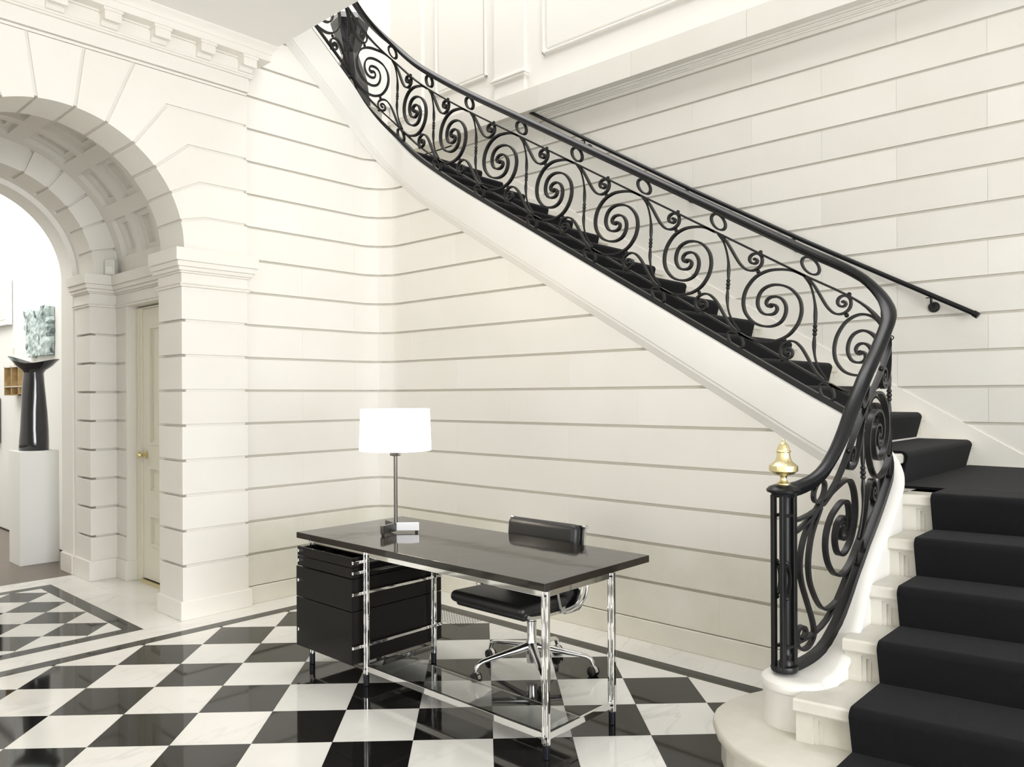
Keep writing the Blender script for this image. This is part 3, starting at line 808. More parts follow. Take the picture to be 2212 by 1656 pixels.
# lower steps 2..6
for n in range(2, 7):
    z = NZ(n); xn = NX[n]; xb = (NX[n + 1] if n < 6 else 4.6) + .06
    y0 = YS0 if n > 2 else 1.262
    mb = MB()
    prof = [(0.004, z - .05), (0.0, z - .044), (0.0, z - .008), (0.008, z)]
    mb.rings([[(lx(xn + d, y0), y0, zz), (lx(xn + d, YS1), YS1, zz), (lx(xb, YS1), YS1, zz), (lx(xb, y0), y0, zz)] for d, zz in prof])
    sp(fix_normals(mb.build('tread', 'step_marble')))
    # riser with sunk panel
    ys = [y0, y0 - .062, y0 - .078, y0 - .094, -0.74, -0.76, -0.78, YS1]
    zr = [NZ(n - 1), NZ(n - 1) + .012, NZ(n) - .094, NZ(n) - .08, NZ(n) - .066, NZ(n) - .05]
    def rh(i, j):
        ym, zm = (ys[i] + ys[i + 1]) / 2, (zr[j] + zr[j + 1]) / 2; l = 0
        if ys[1] > ym > ys[6] and zm < zr[4]: l = .010
        if ys[2] > ym > ys[5] and zm < zr[3]: l = .019
        if ys[3] > ym > ys[4] and zm < zr[2]: l = .028
        return l
    sp(stepped(ys, zr, rh, lambda u, v, h: (lx(xn + .028 + h, u), u, v), 'step_marble', 'riser', None))
    sp(MB().prism([(lx(xn + .05, y0), y0), (lx(xn + .05, YS1), YS1), (lx(xb, YS1), YS1), (lx(xb, y0), y0)], 0, z - .05).build('step_core', 'step_marble'))
# landing
sp(MB().prism([(4.2, -0.95), (XC - .001, -0.95), (XC - .001, 1.40), (4.19, 1.40)], NZ(6) - .25, NZ(6)).build('landing', 'step_marble'))
NY = lambda n: 1.262 + 0.2932 * (n - 7)
for n in range(7, 23):
    z = NZ(n); y = NY(n); yb = NY(n + 1) + .06 if n < 22 else YD - .05
    x0, x1 = 4.19, XC - .013
    mb = MB(); prof = [(0.004, z - .05), (0, z - .044), (0, z - .008), (0.008, z)]
    mb.rings([[(x0, y + d, zz), (x1, y + d, zz), (x1, yb, zz), (x0, yb, zz)] for d, zz in prof]); sp(fix_normals(mb.build('tread', 'step_marble')))
    xs_ = [x0, x0 + .06, x0 + .076, x0 + .092, x1 - .092, x1 - .076, x1 - .06, x1]
    zr = [NZ(n - 1), NZ(n - 1) + .012, NZ(n) - .094, NZ(n) - .08, NZ(n) - .066, NZ(n) - .05]
    def rh(i, j):
        xm, zm = (xs_[i] + xs_[i + 1]) / 2, (zr[j] + zr[j + 1]) / 2; l = 0
        if xs_[1] < xm < xs_[6] and zm < zr[4]: l = .010
        if xs_[2] < xm < xs_[5] and zm < zr[3]: l = .019
        if xs_[3] < xm < xs_[4] and zm < zr[2]: l = .028
        return l
    sp(stepped(xs_, zr, rh, lambda u, v, h: (u, y + .030 + h, v), 'step_marble', 'riser', None))
# sloping slab below the flight and the upper flight over the passage
ya, yb_ = 1.5, NY(22)
sp(MB().prism([(ya, lin(ya) - .40), (yb_, lin(yb_) - .40), (YD, NZ(22) - .3), (YD, NZ(22) - .05), (yb_, NZ(21) - .03), (ya, lin(ya) - .24)], 4.19, XC - .001, 'x').build('soffit', 'plaster'))
for n in range(23, 29):
    xa = 4.19 - 0.27 * (n - 23); sp(MB().box(xa - .33, xa, 5.39, YD - .02, NZ(n) - .22, NZ(n)).build('tread', 'step_marble'))
sp(MB().box(-3.6, 4.19 - .27 * 6, 5.39, YD - .02, NZ(28) - .2, NZ(29)).build('upper_landing', 'step_marble'))

# string and curb: one continuous stone
def curb_w(s):
    hs = float(np.interp(s, [0, .05, .16, .28, .41, .5], [.163, .165, .15, .10, .064, .055]))
    hh = float(np.interp(s, [0, .05, .16, .28, .41, .5], [.10, .105, .10, .075, .058, .055]))
    return hs, hh
def curb_ring(s, shift=None):
    p, t = plan(s); nl = Vector((-t.y, t.x, 0))     # left = hall side
    hs, hh = curb_w(s); zt = BZ(s) - 0.018
    if s < SB0 + .02: zb = 0.16 if s < .2 else float(np.interp(s, [.2, .8, SB0 + .02], [.16, .7, zt - depth(SB0)]))
    else: zb = zt - depth(s)
    q = []
    # profile, from stair side bottom round the top to the hall side and its lower moulding
    for o, z in ((-hs, zb), (-hs, zt - .050), (-hs - .010, zt - .044), (-hs - .010, zt - .03), (-hs - .004, zt - .016), (-hs + .012, zt - .004), (-hs + .03, zt),
                 (hh - .02, zt), (hh - .004, zt - .003), (hh, zt - .012), (hh, zb + .078), (hh - .006, zb + .068), (hh - .006, zb + .054), (hh - .010, zb + .046), (hh - .020, zb + .024), (hh - .024, zb + .012), (hh - .03, zb)):
        v = p + nl * o; q.append((v.x, v.y, z))
    return q
ss = [0.04, .07, .1, .13, .16, .19, .22, .25, .28, .31, .34, .37, .41, .45, .5, .56, .62, .68, .74, .8] + list(np.linspace(.84, SB0 + .04, 22)) + list(np.linspace(SB0 + .1, s_on_b(4.4), 22)) + list(np.linspace(s_on_b(4.5), S1 + .05, 26)) + list(np.linspace(S1 + .12, S1 + 1.7, 14))
mb = MB(); mb.rings([curb_ring(s) for s in ss])
sp(fix_normals(mb.build('string_curb', 'string', smooth=30)))
# rounded drum at the foot of the curb
dc = (3.172, 1.338); zt = BZ(.03) - .018
mb = MB(); mb.lathe([(0.0, 0.165), (.134, .165), (.134, zt - .050), (.143, zt - .044), (.143, zt - .03), (.138, zt - .016), (.122, zt - .004), (.105, zt), (0.0, zt)], (dc[0], dc[1], 0), 40)
sp(fix_normals(mb.build('curb_drum', 'string', smooth=30)))

# carpet runner
def ribbon(mb, prof, fn, a, b, th=0.010, steps=1):
    """prof: list of (p,z) upper line; fn(p,z,t) -> xyz ; builds a thin closed ribbon"""
    n = len(prof); nr = []
    for i in range(n):
        p0 = Vector(prof[max(i - 1, 0)]); p1 = Vector(prof[min(i + 1, n - 1)]); d = (p1 - p0).normalized(); nr.append((d.y, -d.x))
    outer = prof; inner = [(p[0] + q[0] * th, p[1] + q[1] * th) for p, q in zip(prof, nr)]
    rings = []
    for k in range(n): rings.append([fn(*outer[k], a), fn(*outer[k], b), fn(*inner[k], b), fn(*inner[k], a)])
    mb.rings(rings)
def runner_prof(noses, z0, start, end, zend=None):
    pr = [(noses[0][0] + .012, start)]
    for i, (p, z) in enumerate(noses):
        zprev = start if i == 0 else noses[i - 1][1] + .014
        r = .034; zt = z + .014
        if i > 0: pr.append((p + .012, zprev))
        for a in (0, 15, 35, 55, 75, 90):
            ang = R(180 - a); pr.append((p - .024 + r + r * math.cos(ang), zt - r + r * math.sin(ang)))
    pr.append((end, noses[-1][1] + .014))
    return pr
cb = MB()
pr = runner_prof([(NX[n], NZ(n)) for n in range(1, 7)], 0, 0.006, 4.30)
ribbon(cb, pr, lambda p, z, t: (lx(p, t) if p < 4.28 else 4.30, t, z), 1.055, -0.80)
pr = runner_prof([(NY(n), NZ(n)) for n in range(7, 23)], 0, NZ(6) + .014, 6.05)
ribbon(cb, pr, lambda p, z, t: (t, p, z), 4.33, 5.66)
cb.prism([(4.29, 1.262), (4.29, -0.80), (5.80, -0.80), (5.80, 1.30), (4.40, 1.30)], NZ(6) + .002, NZ(6) + .0138)
carpet = fix_normals(cb.build('stair_carpet', 'carpet', smooth=50)); tag(carpet, 'black carpet runner laid over the marble stairs', 'carpet')

# ------------------------------------------------------------------ balustrade
bal = empty('stair_balustrade', (3.13, 1.376, BZ(0) - .018)); tag(bal, 'black wrought iron balustrade of spirals with a moulded handrail and brass urn', 'balustrade')
def bp(o): return keep(o, bal)
def P3(s, dz):
    p, t = plan(s); return Vector((p.x, p.y, BZ(s) + dz))
def NR(s):
    p, t = plan(s); return Vector((-t.y, t.x, 0))
def run_ss(a, b, d=0.03): return list(np.linspace(a, b, int((b - a) / d) + 2))
SEND = S1 + 1.6
HZ, LZ, UZ, CZ = 0.742, 0.095, 0.606, 0.350
# handrail: moulded section swept along the line, with a round end over the newel
hp = [(-.020, -.030), (-.024, -.016), (-.033, -.008), (-.035, .004), (-.028, .016), (-.014, .024), (0, .027), (.014, .024), (.028, .016), (.035, .004), (.033, -.008), (.024, -.016), (.020, -.030)]
rings = []
for s in run_ss(0.03, SEND, .03):
    c = P3(s, HZ); n = NR(s); rings.append([(c.x + n.x * o, c.y + n.y * o, c.z + z) for o, z in hp])
mb = MB(); mb.rings(rings); bp(fix_normals(mb.build('handrail', 'rail', smooth=40)))
def rail(name, dz, th, dp, a=0.06, b=SEND):
    s_ = run_ss(a, b, .03); mb = MB(); mb.strap([P3(s, dz) for s in s_], [NR(s) for s in s_], th, dp); bp(fix_normals(mb.build(name, 'iron', smooth=40)))
rail('bottom_rail', 0.0, .030, .040, 0.0); rail('lower_rail', LZ, .011, .026, .03); rail('upper_rail', UZ, .011, .026, .03)
K = .974
arm1 = [(0.193, 0.2602), (0.137, 0.259), (0.091, 0.2478), (0.04, 0.2247), (-0.011, 0.1945), (-0.059, 0.1531), (-0.097, 0.1096), (-0.128, 0.0593), (-0.151, 0.0097), (-0.164, -0.04), (-0.166, -0.0792), (-0.158, -0.1145), (-0.137, -0.138), (-0.105, -0.1511), (-0.064, -0.1469), (-0.02, -0.1288), (0.015, -0.1041), (0.047, -0.0702), (0.07, -0.0286), (0.081, 0.0149), (0.078, 0.0471), (0.061, 0.0671), (0.038, 0.0685), (0.014, 0.0583), (-0.009, 0.0417), (-0.025, 0.0202), (-0.031, -0.0003), (-0.024, -0.0122), (-0.01, -0.0119), (0.002, 0.0012)]
# the baluster between two rings: leaves the upper junction, ends at the lower junction of the next ring down
spin = [(0.195, 0.258), (0.212, 0.2444), (0.230, 0.2259), (0.246, 0.1865), (0.256, 0.1416), (0.260, 0.1), (0.259, 0.0478), (0.2575, 0.0094), (0.256, -0.0178), (0.254, -0.0405), (0.2515, -0.0805), (0.2515, -0.12), (0.258, -0.165), (0.274, -0.20), (0.298, -0.226), (0.325, -0.248)]
scr = [(0.205, 0.258), (0.244, 0.2403), (0.277, 0.2058), (0.302, 0.1748), (0.325, 0.150), (0.348, 0.136), (0.372, 0.1323), (0.401, 0.1434), (0.429, 0.168), (0.450, 0.1994), (0.458, 0.2292), (0.452, 0.2516), (0.432, 0.2558), (0.407, 0.242), (0.389, 0.2183), (0.385, 0.197), (0.393, 0.1857), (0.409, 0.1872), (0.425, 0.2006), (0.430, 0.2166), (0.419, 0.2211), (0.409, 0.2082)]
def smooth_curve(pts, sub=3):
    P = [Vector((*p, 0)) for p in pts]; out = []
    for i in range(len(P) - 1):
        p0, p1, p2, p3 = P[max(i - 1, 0)], P[i], P[i + 1], P[min(i + 2, len(P) - 1)]
        for k in range(sub):
            t = k / sub
            q = 0.5 * ((2 * p1) + (p2 - p0) * t + (2 * p0 - 5 * p1 + 4 * p2 - p3) * t * t + (3 * p1 - p0 - 3 * p2 + p3) * t ** 3)
            out.append((q.x, q.y))
    out.append(pts[-1]); return out
arm_s, spin_s, scr_s = smooth_curve(arm1), smooth_curve(spin), smooth_curve(scr)
circ = [.205, .545, .970, 1.402, 1.938, 2.443, 2.970, 3.469, 3.997, 4.456, 4.895, 5.330, 5.760, 6.2]
circ = [c + (S0 - 4.789) * (c > 1.1) for c in circ]
def local(si, a, q, wv):
    s = si - q * a; p = P3(max(s, 0.005), CZ + wv * K); return p, NR(max(s, 0.005))
def strap_part(name, pts, si, a, th, dp):
    P, N_ = zip(*[local(si, a, q, wv) for q, wv in pts]); mb = MB(); mb.strap(P, N_, th, dp); bp(fix_normals(mb.build(name, 'iron', smooth=45)))
def bead(mb, c, r, n=10):
    mb.lathe([(0.0005, -r), (r * .7, -r * .7), (r, 0), (r * .7, r * .7), (.0005, r)], c, n)
for i in range(len(circ) - 1):
    L = circ[i + 1] - circ[i]; a = K * L / 0.519; si = circ[i] + 0.213 * a
    for rot in (1, -1):
        strap_part('spiral_scroll', [(q * rot, wv * rot) for q, wv in arm_s], si, a, .0125, .026)
    # centre stud
    p, n = local(si, a, -.006, 0.0); mb = MB(); bead(mb, p, .0125); bp(mb.build('scroll_eye', 'iron', smooth=60))
    if i > 0:
        # baluster and the scrolls below this ring (towards the next ring down)
        ap_ = K * (circ[i] - circ[i - 1]) / 0.519; sip = circ[i - 1] + 0.213 * ap_; span = (si - sip)
        kx = span / 0.51
        P, rr = [], []
        for q, wv in spin_s:
            p, n = local(si, kx, q, wv); P.append(p)
            d = min(abs(wv - .045), abs(wv + .075)); rr.append(.0065 if (wv > .22 or wv < -.21) else (.0062 + .005 * math.exp(-((wv - .07) / .055) ** 2) + .005 * math.exp(-((wv + .09) / .04) ** 2) if abs(wv + .012) > .035 else .007))
        mb = MB(); mb.tube(P, rr, 8)
        for wv, r in ((.012, .0125), (-.010, .0135), (-.032, .0125)):
            q = float(np.interp(-wv, [-x[1] for x in spin], [x[0] for x in spin])); p, n = local(si, kx, q, wv); bead(mb, p, r)
        bp(fix_normals(mb.build('baluster', 'iron', smooth=60)))
        strap_part('s_scroll', scr_s, si, kx, .0115, .024)
        strap_part('s_scroll', [(0.51 - q, -wv) for q, wv in scr_s], si, kx, .0115, .024)
        for q, wv in ((0.434, .154), (0.448, .272), (0.51 - .434, -.154), (0.51 - .448, -.272)):
            if i <= 2 and abs(abs(wv) - .154) < .01: continue
            p, n = local(si, kx, q, wv); mb = MB(); bead(mb, p, .0125); bp(mb.build('collar', 'iron', smooth=60))
    # small rings above and below
    for dzc, q0 in ((.330, .215), (-.312, -.215)):
        if i == 0 and dzc < 0: pass
        pts = [(q0 + .047 * math.cos(2 * PI * k / 28), dzc + .043 * math.sin(2 * PI * k / 28)) for k in range(29)]
        strap_part('ring', pts, si, a, .010, .024)
# end panel against the newel
SN = 0.0
def at_nw(pts, th=.0115, dp=.026, name='end_scroll'):
    P = [P3(max(s, 0.004), z) for s, z in pts]; mb = MB(); mb.strap(P, [NR(max(s, .004)) for s, _ in pts], th, dp); bp(fix_normals(mb.build(name, 'iron', smooth=45)))
def sz(pts): return smooth_curve(pts, 4)
# coordinates: s along the line, height above the bottom rail
at_nw(sz([(.205, .615), (.150, .565), (.115, .50), (.100, .42), (.108, .34), (.135, .25), (.165, .15), (.172, .09), (.150, .058), (.120, .052), (.092, .07), (.080, .10), (.084, .135), (.102, .152), (.122, .145), (.130, .122), (.120, .104), (.108, .110)]))
at_nw(sz([(.210, .60), (.165, .52), (.145, .42), (.150, .33), (.175, .25), (.205, .185), (.235, .145), (.265, .118), (.295, .10)]))
at_nw(sz([(.215, .625), (.16, .59), (.10, .565), (.05, .552), (.01, .55)]))
# newel: corner bars round a column, with an oval, cap and base
nz0 = BZ(0) + .012; nz1 = BZ(0) + HZ - .02; nc = plan(0)[0]
t0 = plan(0.05)[1]; n0 = Vector((-t0.y, t0.x, 0))
def nw(o, n_): return nc + t0 * o + n0 * n_
mb = MB(); mb.lathe([(0, 0), (.030, 0), (.030, .02), (.022, .03), (.026, .05), (.020, .06), (.021, .08), (.021, nz1 - nz0 - .05), (.021, nz1 - nz0 - .035), (.024, nz1 - nz0)], (*nw(.018, 0)[:2], nz0), 16)
newel = bp(fix_normals(mb.build('newel_column', 'iron', smooth=40)))
angz = math.atan2(t0.y, t0.x)
for o, n_ in ((-.030, -.022), (-.030, .022), (.042, -.022), (.042, .022)):
    c = nw(o, n_); bp(MB().cbox((c.x, c.y, (nz0 + nz1) / 2), (.021, .018, nz1 - nz0), angz).build('newel_bar', 'iron', bevel=.002))
for z in (nz0 + .085, nz1 - .085):
    for n_ in (-.022, .022):
        c = nw(.006, n_); bp(MB().cbox((c.x, c.y, z), (.07, .012, .012), angz).build('newel_crossbar', 'iron'))
for n_ in (-.024, .024):
    mb = MB(); cpt = nw(-.010, n_); z0 = nz0 + .36
    mb.strap([cpt + t0 * (.022 * math.cos(2 * PI * k / 24)) + Vector((0, 0, z0 - nz0 + nz0 - cpt.z + .062 * math.sin(2 * PI * k / 24))) for k in range(25)], [n0] * 25, .009, .014)
    bp(fix_normals(mb.build('newel_oval', 'iron', smooth=50)))
    for dd in (.073, -.073):
        mb = MB(); bead(mb, (cpt.x, cpt.y, z0 + dd), .011); bp(mb.build('collar', 'iron', smooth=60))
mb = MB(); mb.lathe([(0, -.012), (.052, -.012), (.056, 0), (.052, .012), (0, .012)], (*nw(.006, 0)[:2], nz0 - .004), 24); bp(fix_normals(mb.build('newel_base', 'iron', smooth=40)))
mb = MB(); mb.lathe([(0, -.026), (.046, -.026), (.050, -.012), (.066, -.006), (.068, .004), (.056, .016), (.034, .024), (0, .027)], (*nw(.004, 0)[:2], BZ(0) + HZ - .002), 32); bp(fix_normals(mb.build('newel_cap', 'rail', smooth=40)))
fz = BZ(0) + HZ + .022
mb = MB()
prof = [(0, -.01), (.0285, -.01), (.0285, .005), (.018, .011), (.013, .0194), (.0138, .0306), (.0167, .037), (.041, .0435), (.048, .051), (.0574, .0565), (.0578, .068), (.0574, .0787), (.051, .0833), (.037, .0935), (.0305, .1046), (.0274, .1157), (.026, .1324), (.0306, .136), (.0306, .1389), (.026, .1417), (.024, .1528), (.0185, .1639), (.011, .1732), (.0065, .1762), (.0074, .1824), (.0015, .189), (0, .189)]
mb.lathe(prof, (*nw(.006, 0)[:2], fz), 32)
o = sub(fix_normals(mb.build('brass_finial', 'cast_brass', smooth=35, label='brass urn finial on the newel post')), newel)
# small hook on the outside of the bend
ph = P3(.98, HZ - .17); nh = -NR(.98)
mb = MB(); mb.tube([ph + nh * (.02 + .016 * math.cos(2 * PI * k / 16)) + Vector((0, 0, .011 * math.sin(2 * PI * k / 16))) for k in range(17)], .0025, 6); bp(mb.build('hook_ring', 'iron', smooth=60))

# ------------------------------------------------------------------ wall handrail on the stair wall
wr = empty('wall_handrail', (5.76, 1.3, 2.0)); tag(wr, 'black tubular handrail on round brackets along the stone stair wall', 'handrail')
def hz(y): return float(np.interp(y, [1.225, 2.279, 3.272, 5.45], [2.03, 2.618, 3.20, 4.53]))
keep(fix_normals(MB().tube([(5.765, y, hz(y)) for y in np.linspace(1.235, 5.45, 24)], .017, 12).build('rail_tube', 'rail', smooth=50)), wr)
keep(fix_normals(MB().tube([(5.765, 1.222, hz(1.225) - .007), (5.765, 1.25, hz(1.25))], .021, 12).build('rail_cap', 'rail', smooth=50)), wr)
for y in (1.50, 2.434, 3.335, 4.411, 5.40):
    z = hz(y) - .075
    mb = MB(); mb.rings([[(x, y + r * math.cos(2 * PI * k / 20), z + r * math.sin(2 * PI * k / 20)) for k in range(20)] for x, r in ((5.84, .036), (5.828, .036), (5.822, .030), (5.82, .0))])
    o = keep(fix_normals(mb.build('bracket', 'iron', smooth=40)), wr)
    sub(fix_normals(MB().tube([(5.825, y, z), (5.78, y, z + .005), (5.767, y, z + .025), (5.765, y, z + .062)], .008, 8).build('bracket_arm', 'iron', smooth=50)), o)
    sub(MB().cbox((5.765, y, z + .058), (.022, .06, .006)).build('saddle', 'iron'), o)

# ------------------------------------------------------------------ desk
desk = empty('desk', (2.85, 3.0, 0)); tag(desk, 'long dark lacquered desk on chrome double legs with a glass shelf', 'desk')
def dk(o): return keep(o, desk)
DX0, DX1, DY0, DY1 = 2.470, 3.255, 2.105, 3.99
dk(MB().box(DX0, DX1, DY0, DY1, .706, .74).build('tabletop', 'lacquer', bevel=.002))
FX, BX, Y1, Y2, Y3 = 2.497, 2.968, 2.125, 3.365, 3.872
def leg(x, y, ztop=.706):
    l = None
    for d in (-.0105, .0105):
        mb = MB(); mb.box(x - .010, x + .010, y + d - .0075, y + d + .0075, .058, ztop); o = dk(mb.build('leg', 'chrome', bevel=.004))
    mb = MB(); mb.box(x - .004, x + .004, y - .012, y + .012, .058, ztop); dk(mb.build('leg_web', 'chrome'))
    sub(fix_normals(MB().lathe([(0, 0), (.013, 0), (.016, .003), (.016, .060), (0, .060)], (x, y, 0), 18).build('foot', 'foot', smooth=40)), o)
    for z in (.09, .685):
        mb = MB(); mb.rings([[(x - .0125 - t, y - .009 + r * math.cos(2 * PI * k / 10), z + r * math.sin(2 * PI * k / 10)) for k in range(10)] for t, r in ((0, .0045), (.002, .0045), (.002, 0.0005))])
        sub(fix_normals(mb.build('bolt', 'foot')), o)
for x in (FX, BX):
    for y in (Y1, Y2, Y3): leg(x, y)
def bar(x0, y0, x1, y1, z0, z1, t=.012, nm='frame_rail'):
    if abs(x1 - x0) < 1e-6: mb = MB().box(x0 - t / 2, x0 + t / 2, y0, y1, z0, z1)
    else: mb = MB().box(x0, x1, y0 - t / 2, y0 + t / 2, z0, z1)
    return dk(mb.build(nm, 'chrome', bevel=.0015))
for x in (FX, BX): bar(x, Y1 + .018, x, Y3 - .018, .676, .704)
for y in (Y1, Y2, Y3): bar(FX + .010, y, BX - .010, y, .676, .704)
bar(FX, Y1 + .018, FX, Y2 - .018, .076, .106)
for y in (Y1, Y2): bar(FX + .010, y, BX - .010, y, .076, .106)
dk(MB().box(FX - .002, 2.72, Y1 - .004, Y2 + .004, .1065, .1125).build('glass_shelf', 'glass'))
bar(FX, Y2 + .018, FX, Y3 - .018, .076, .09); bar(BX, Y2 + .018, BX, Y3 - .018, .076, .09)
# drawer stack
for k, (za, zb) in enumerate(((.622, .672), (.565, .618), (.392, .560), (.112, .387))):
    mb = MB(); x0 = 2.437 - (.004 if k > 1 else 0); x1 = 3.06; y0, y1, t = 3.402, 3.925 + (.006 if k > 1 else 0), .012
    mb.box(x0, x0 + t, y0, y1, za, zb); mb.box(x1 - t, x1, y0, y1, za, zb)
    mb.box(x0 + t, x1 - t, y0, y0 + t, za, zb); mb.box(x0 + t, x1 - t, y1 - t - .03, y1 - .03, za, zb); mb.box(x0 + t, x1 - t, y0 + t, y1 - t - .03, za, za + .008)
    dr = dk(mb.build('drawer', 'drawer'))
    if k == 0:
        for q in (.3, .6): dk(MB().box(2.45, 3.04, 3.41 + q * .5, 3.416 + q * .5, za + .01, zb - .005).build('drawer_divider', 'drawer'))
for z in (.650, .596, .484, .205):
    for y in (3.386, 3.905):
        dk(MB().box(2.425, 3.05, y - .006, y + .006, z - .0085, z + .0085).build('drawer_slide', 'chrome', bevel=.002))

# ------------------------------------------------------------------ lamp
LX, LY = 2.835, 3.536
lamp = empty('table_lamp', (LX, LY, .74)); tag(lamp, 'lit table lamp with a white drum shade standing on the desk', 'lamp')
def lp(o): return keep(o, lamp)
for ang, dark in ((-45.0, 'lit_steel'), (75.0, 'gunmetal'), (195.0, 'gunmetal')):  # right arm paler: reflected window light painted into its metal
    d = Vector((math.cos(R(ang)), math.sin(R(ang)), 0)); c = Vector((LX, LY, .7745)) + d * .066
    lp(MB().cbox(c, (.132, .020, .046), R(ang)).build('base_arm', dark, bevel=.002))
    f = Vector((LX, LY, .746)) + d * .118; lp(MB().cbox(f, (.016, .012, .0115), R(ang)).build('base_foot', 'black_plastic'))
lp(fix_normals(MB().lathe([(0, .012), (.0105, .012), (.0105, .47), (0, .47)], (LX, LY, .74), 16).build('pole', 'gunmetal', smooth=40)))
lp(MB().cbox((LX, LY, 1.196), (.034, .034, .034), R(20)).build('socket', 'gunmetal', bevel=.003))
lp(MB().cbox((LX, LY, 1.196), (.062, .022, .030), R(-47)).build('switch_block', 'gunmetal', bevel=.003))
mb = MB(); n = 48
prof = [(.205, 1.212), (.197, 1.448), (.194, 1.448), (.202, 1.212)]
mb.rings([[(LX + r * math.cos(2 * PI * k / n), LY + r * math.sin(2 * PI * k / n), z) for k in range(n)] for r, z in prof + prof[:1]], caps=False)
lp(fix_normals(mb.build('lamp_shade', 'shade', smooth=50)))
mb = MB()
for a in (0, 120, 240): mb.tube([(LX, LY, 1.225), (LX + .2 * math.cos(R(a)), LY + .2 * math.sin(R(a)), 1.225)], .002, 6)
lp(mb.build('shade_spider', 'gunmetal'))
b_d = bpy.data.lights.new('lamp_bulb', 'POINT'); b_d.energy = 14; b_d.color = (1, .9, .74); b_d.shadow_soft_size = .04
b_o = bpy.data.objects.new('lamp_bulb', b_d); COL.objects.link(b_o); b_o.location = (LX, LY, 1.33); keep(b_o, lamp)

# ------------------------------------------------------------------ office chair
CX, CYc = 3.225, 2.845
chair = empty('office_chair', (CX, CYc, 0)); tag(chair, 'black leather soft pad swivel chair pushed under the desk', 'chair')
def ch(o): return keep(o, chair)
ch(fix_normals(MB().lathe([(0, .058), (.028, .058), (.030, .065), (.030, .12), (.034, .14), (.034, .17), (.026, .19), (.026, .27), (.028, .272), (.028, .285), (.0245, .288), (.0245, .36), (0, .36)], (CX, CYc, 0), 20).build('column', 'alu', smooth=35)))
for k in range(5):
    a = R(87 + 72 * k); d = Vector((math.cos(a), math.sin(a), 0)); q = Vector((-d.y, d.x, 0))
    def at(r, z, o=0): return Vector((CX, CYc, z)) + d * r + q * o
    rings = []
    for r, z, wd, hh in ((.022, .15, .030, .052), (.06, .143, .025, .044), (.15, .130, .020, .032), (.25, .115, .017, .025), (.30, .106, .016, .022), (.322, .094, .015, .022), (.333, .074, .013, .024), (.337, .056, .012, .016)):
        if r < .31: u = Vector((0, 0, 1))
        else: u = (Vector((0, 0, .5)) + d * .9).normalized()
        rings.append([at(r, z) + q * wd * math.cos(t) + u * hh * .5 * math.sin(t) for t in [2 * PI * j / 10 for j in range(10)]])
    mb = MB(); mb.rings(rings); bl = ch(fix_normals(mb.build('base_leg', 'alu', smooth=50)))
    cc = at(.335, .026); ax = -(fw * (.62 + .12 * math.sin(k * 2.1)) + rt * (.78 - .12 * math.cos(k * 1.7))).normalized()
    for sg in (-1, 1):
        mb = MB(); e = ax.cross(Vector((0, 0, 1)))
        mb.rings([[cc + ax * sg * o + (e * math.cos(2 * PI * j / 16) + Vector((0, 0, 1)) * math.sin(2 * PI * j / 16)) * r for j in range(16)] for o, r in ((.006, .001), (.006, .0265), (.022, .0265), (.0255, .022), (.0255, .001))])
        sub(fix_normals(mb.build('caster_wheel', 'black_plastic', smooth=40)), bl)
    mb = MB(); mb.rings([[cc + ax * o + (e * math.cos(R(150 * j / 8 + 30)) + Vector((0, 0, 1)) * math.sin(R(150 * j / 8 + 30))) * .030 for j in range(9)] + [cc + ax * o + (e * math.cos(R(150 * j / 8 + 30)) + Vector((0, 0, 1)) * math.sin(R(150 * j / 8 + 30))) * .026 for j in range(8, -1, -1)] for o in (-.009, .009)])
    sub(fix_normals(mb.build('caster_hood', 'chrome', smooth=40)), bl)
ch(MB().box(CX - .075, CX + .10, CYc - .055, CYc + .055, .352, .392).build('tilt_mechanism', 'black_plastic', bevel=.008))
ch(fix_normals(MB().tube([(CX + .12, CYc - .17, .345), (CX + .12, CYc + .17, .345)], .016, 12).build('back_bar', 'alu', smooth=50)))
ch(MB().box(CX + .02, CX + .13, CYc - .05, CYc - .02, .335, .375).build('tilt_arm', 'black_plastic', bevel=.004)); ch(MB().box(CX + .02, CX + .13, CYc + .02, CYc + .05, .335, .375).build('tilt_arm', 'black_plastic', bevel=.004))
for sg in (-1, 1):
    ch(fix_normals(MB().tube([(CX - .03, CYc, .385), (CX - .03, CYc + sg * .16, .395), (CX - .03, CYc + sg * .252, .41)], .012, 10).build('seat_spreader', 'alu', smooth=50)))
    ch(fix_normals(MB().tube([(CX + .12, CYc + sg * .17, .345), (CX + .135, CYc + sg * .22, .37), (CX + .12, CYc + sg * .252, .405)], .013, 10).build('seat_spreader', 'alu', smooth=50)))
# side profile of the shell (x,z)
side = smooth_curve([(-.335, .425), (-.30, .412), (-.20, .402), (-.08, .398), (.02, .402), (.065, .420), (.092, .46), (.105, .52), (.115, .60), (.125, .70), (.137, .80), (.140, .815)], 4)
for sg in (-1, 1):
    yv = CYc + sg * .262
    mb = MB(); mb.strap([(CX + x, yv, z) for x, z in side], [(0, 1, 0)] * len(side), .016, .013); ch(fix_normals(mb.build('side_frame', 'alu', smooth=50)))
    arm = smooth_curve([(-.13, .60), (-.125, .56), (-.105, .46), (-.085, .41), (-.05, .392), (.02, .395), (.085, .415), (.125, .46), (.142, .53), (.147, .60), (.13, .635), (.06, .645), (-.06, .64), (-.115, .628), (-.13, .60)], 4)
    mb = MB(); mb.tube([(CX + x, yv + sg * .018, z) for x, z in arm], .0085, 8); ch(fix_normals(mb.build('armrest', 'alu', smooth=50)))
    for (x, z) in (side[-1], ):
        ch(fix_normals(MB().tube([(CX + x, yv - sg * .01, z - .004), (CX + x, yv + sg * .012, z - .004)], .013, 12).build('end_knob', 'alu', smooth=50)))
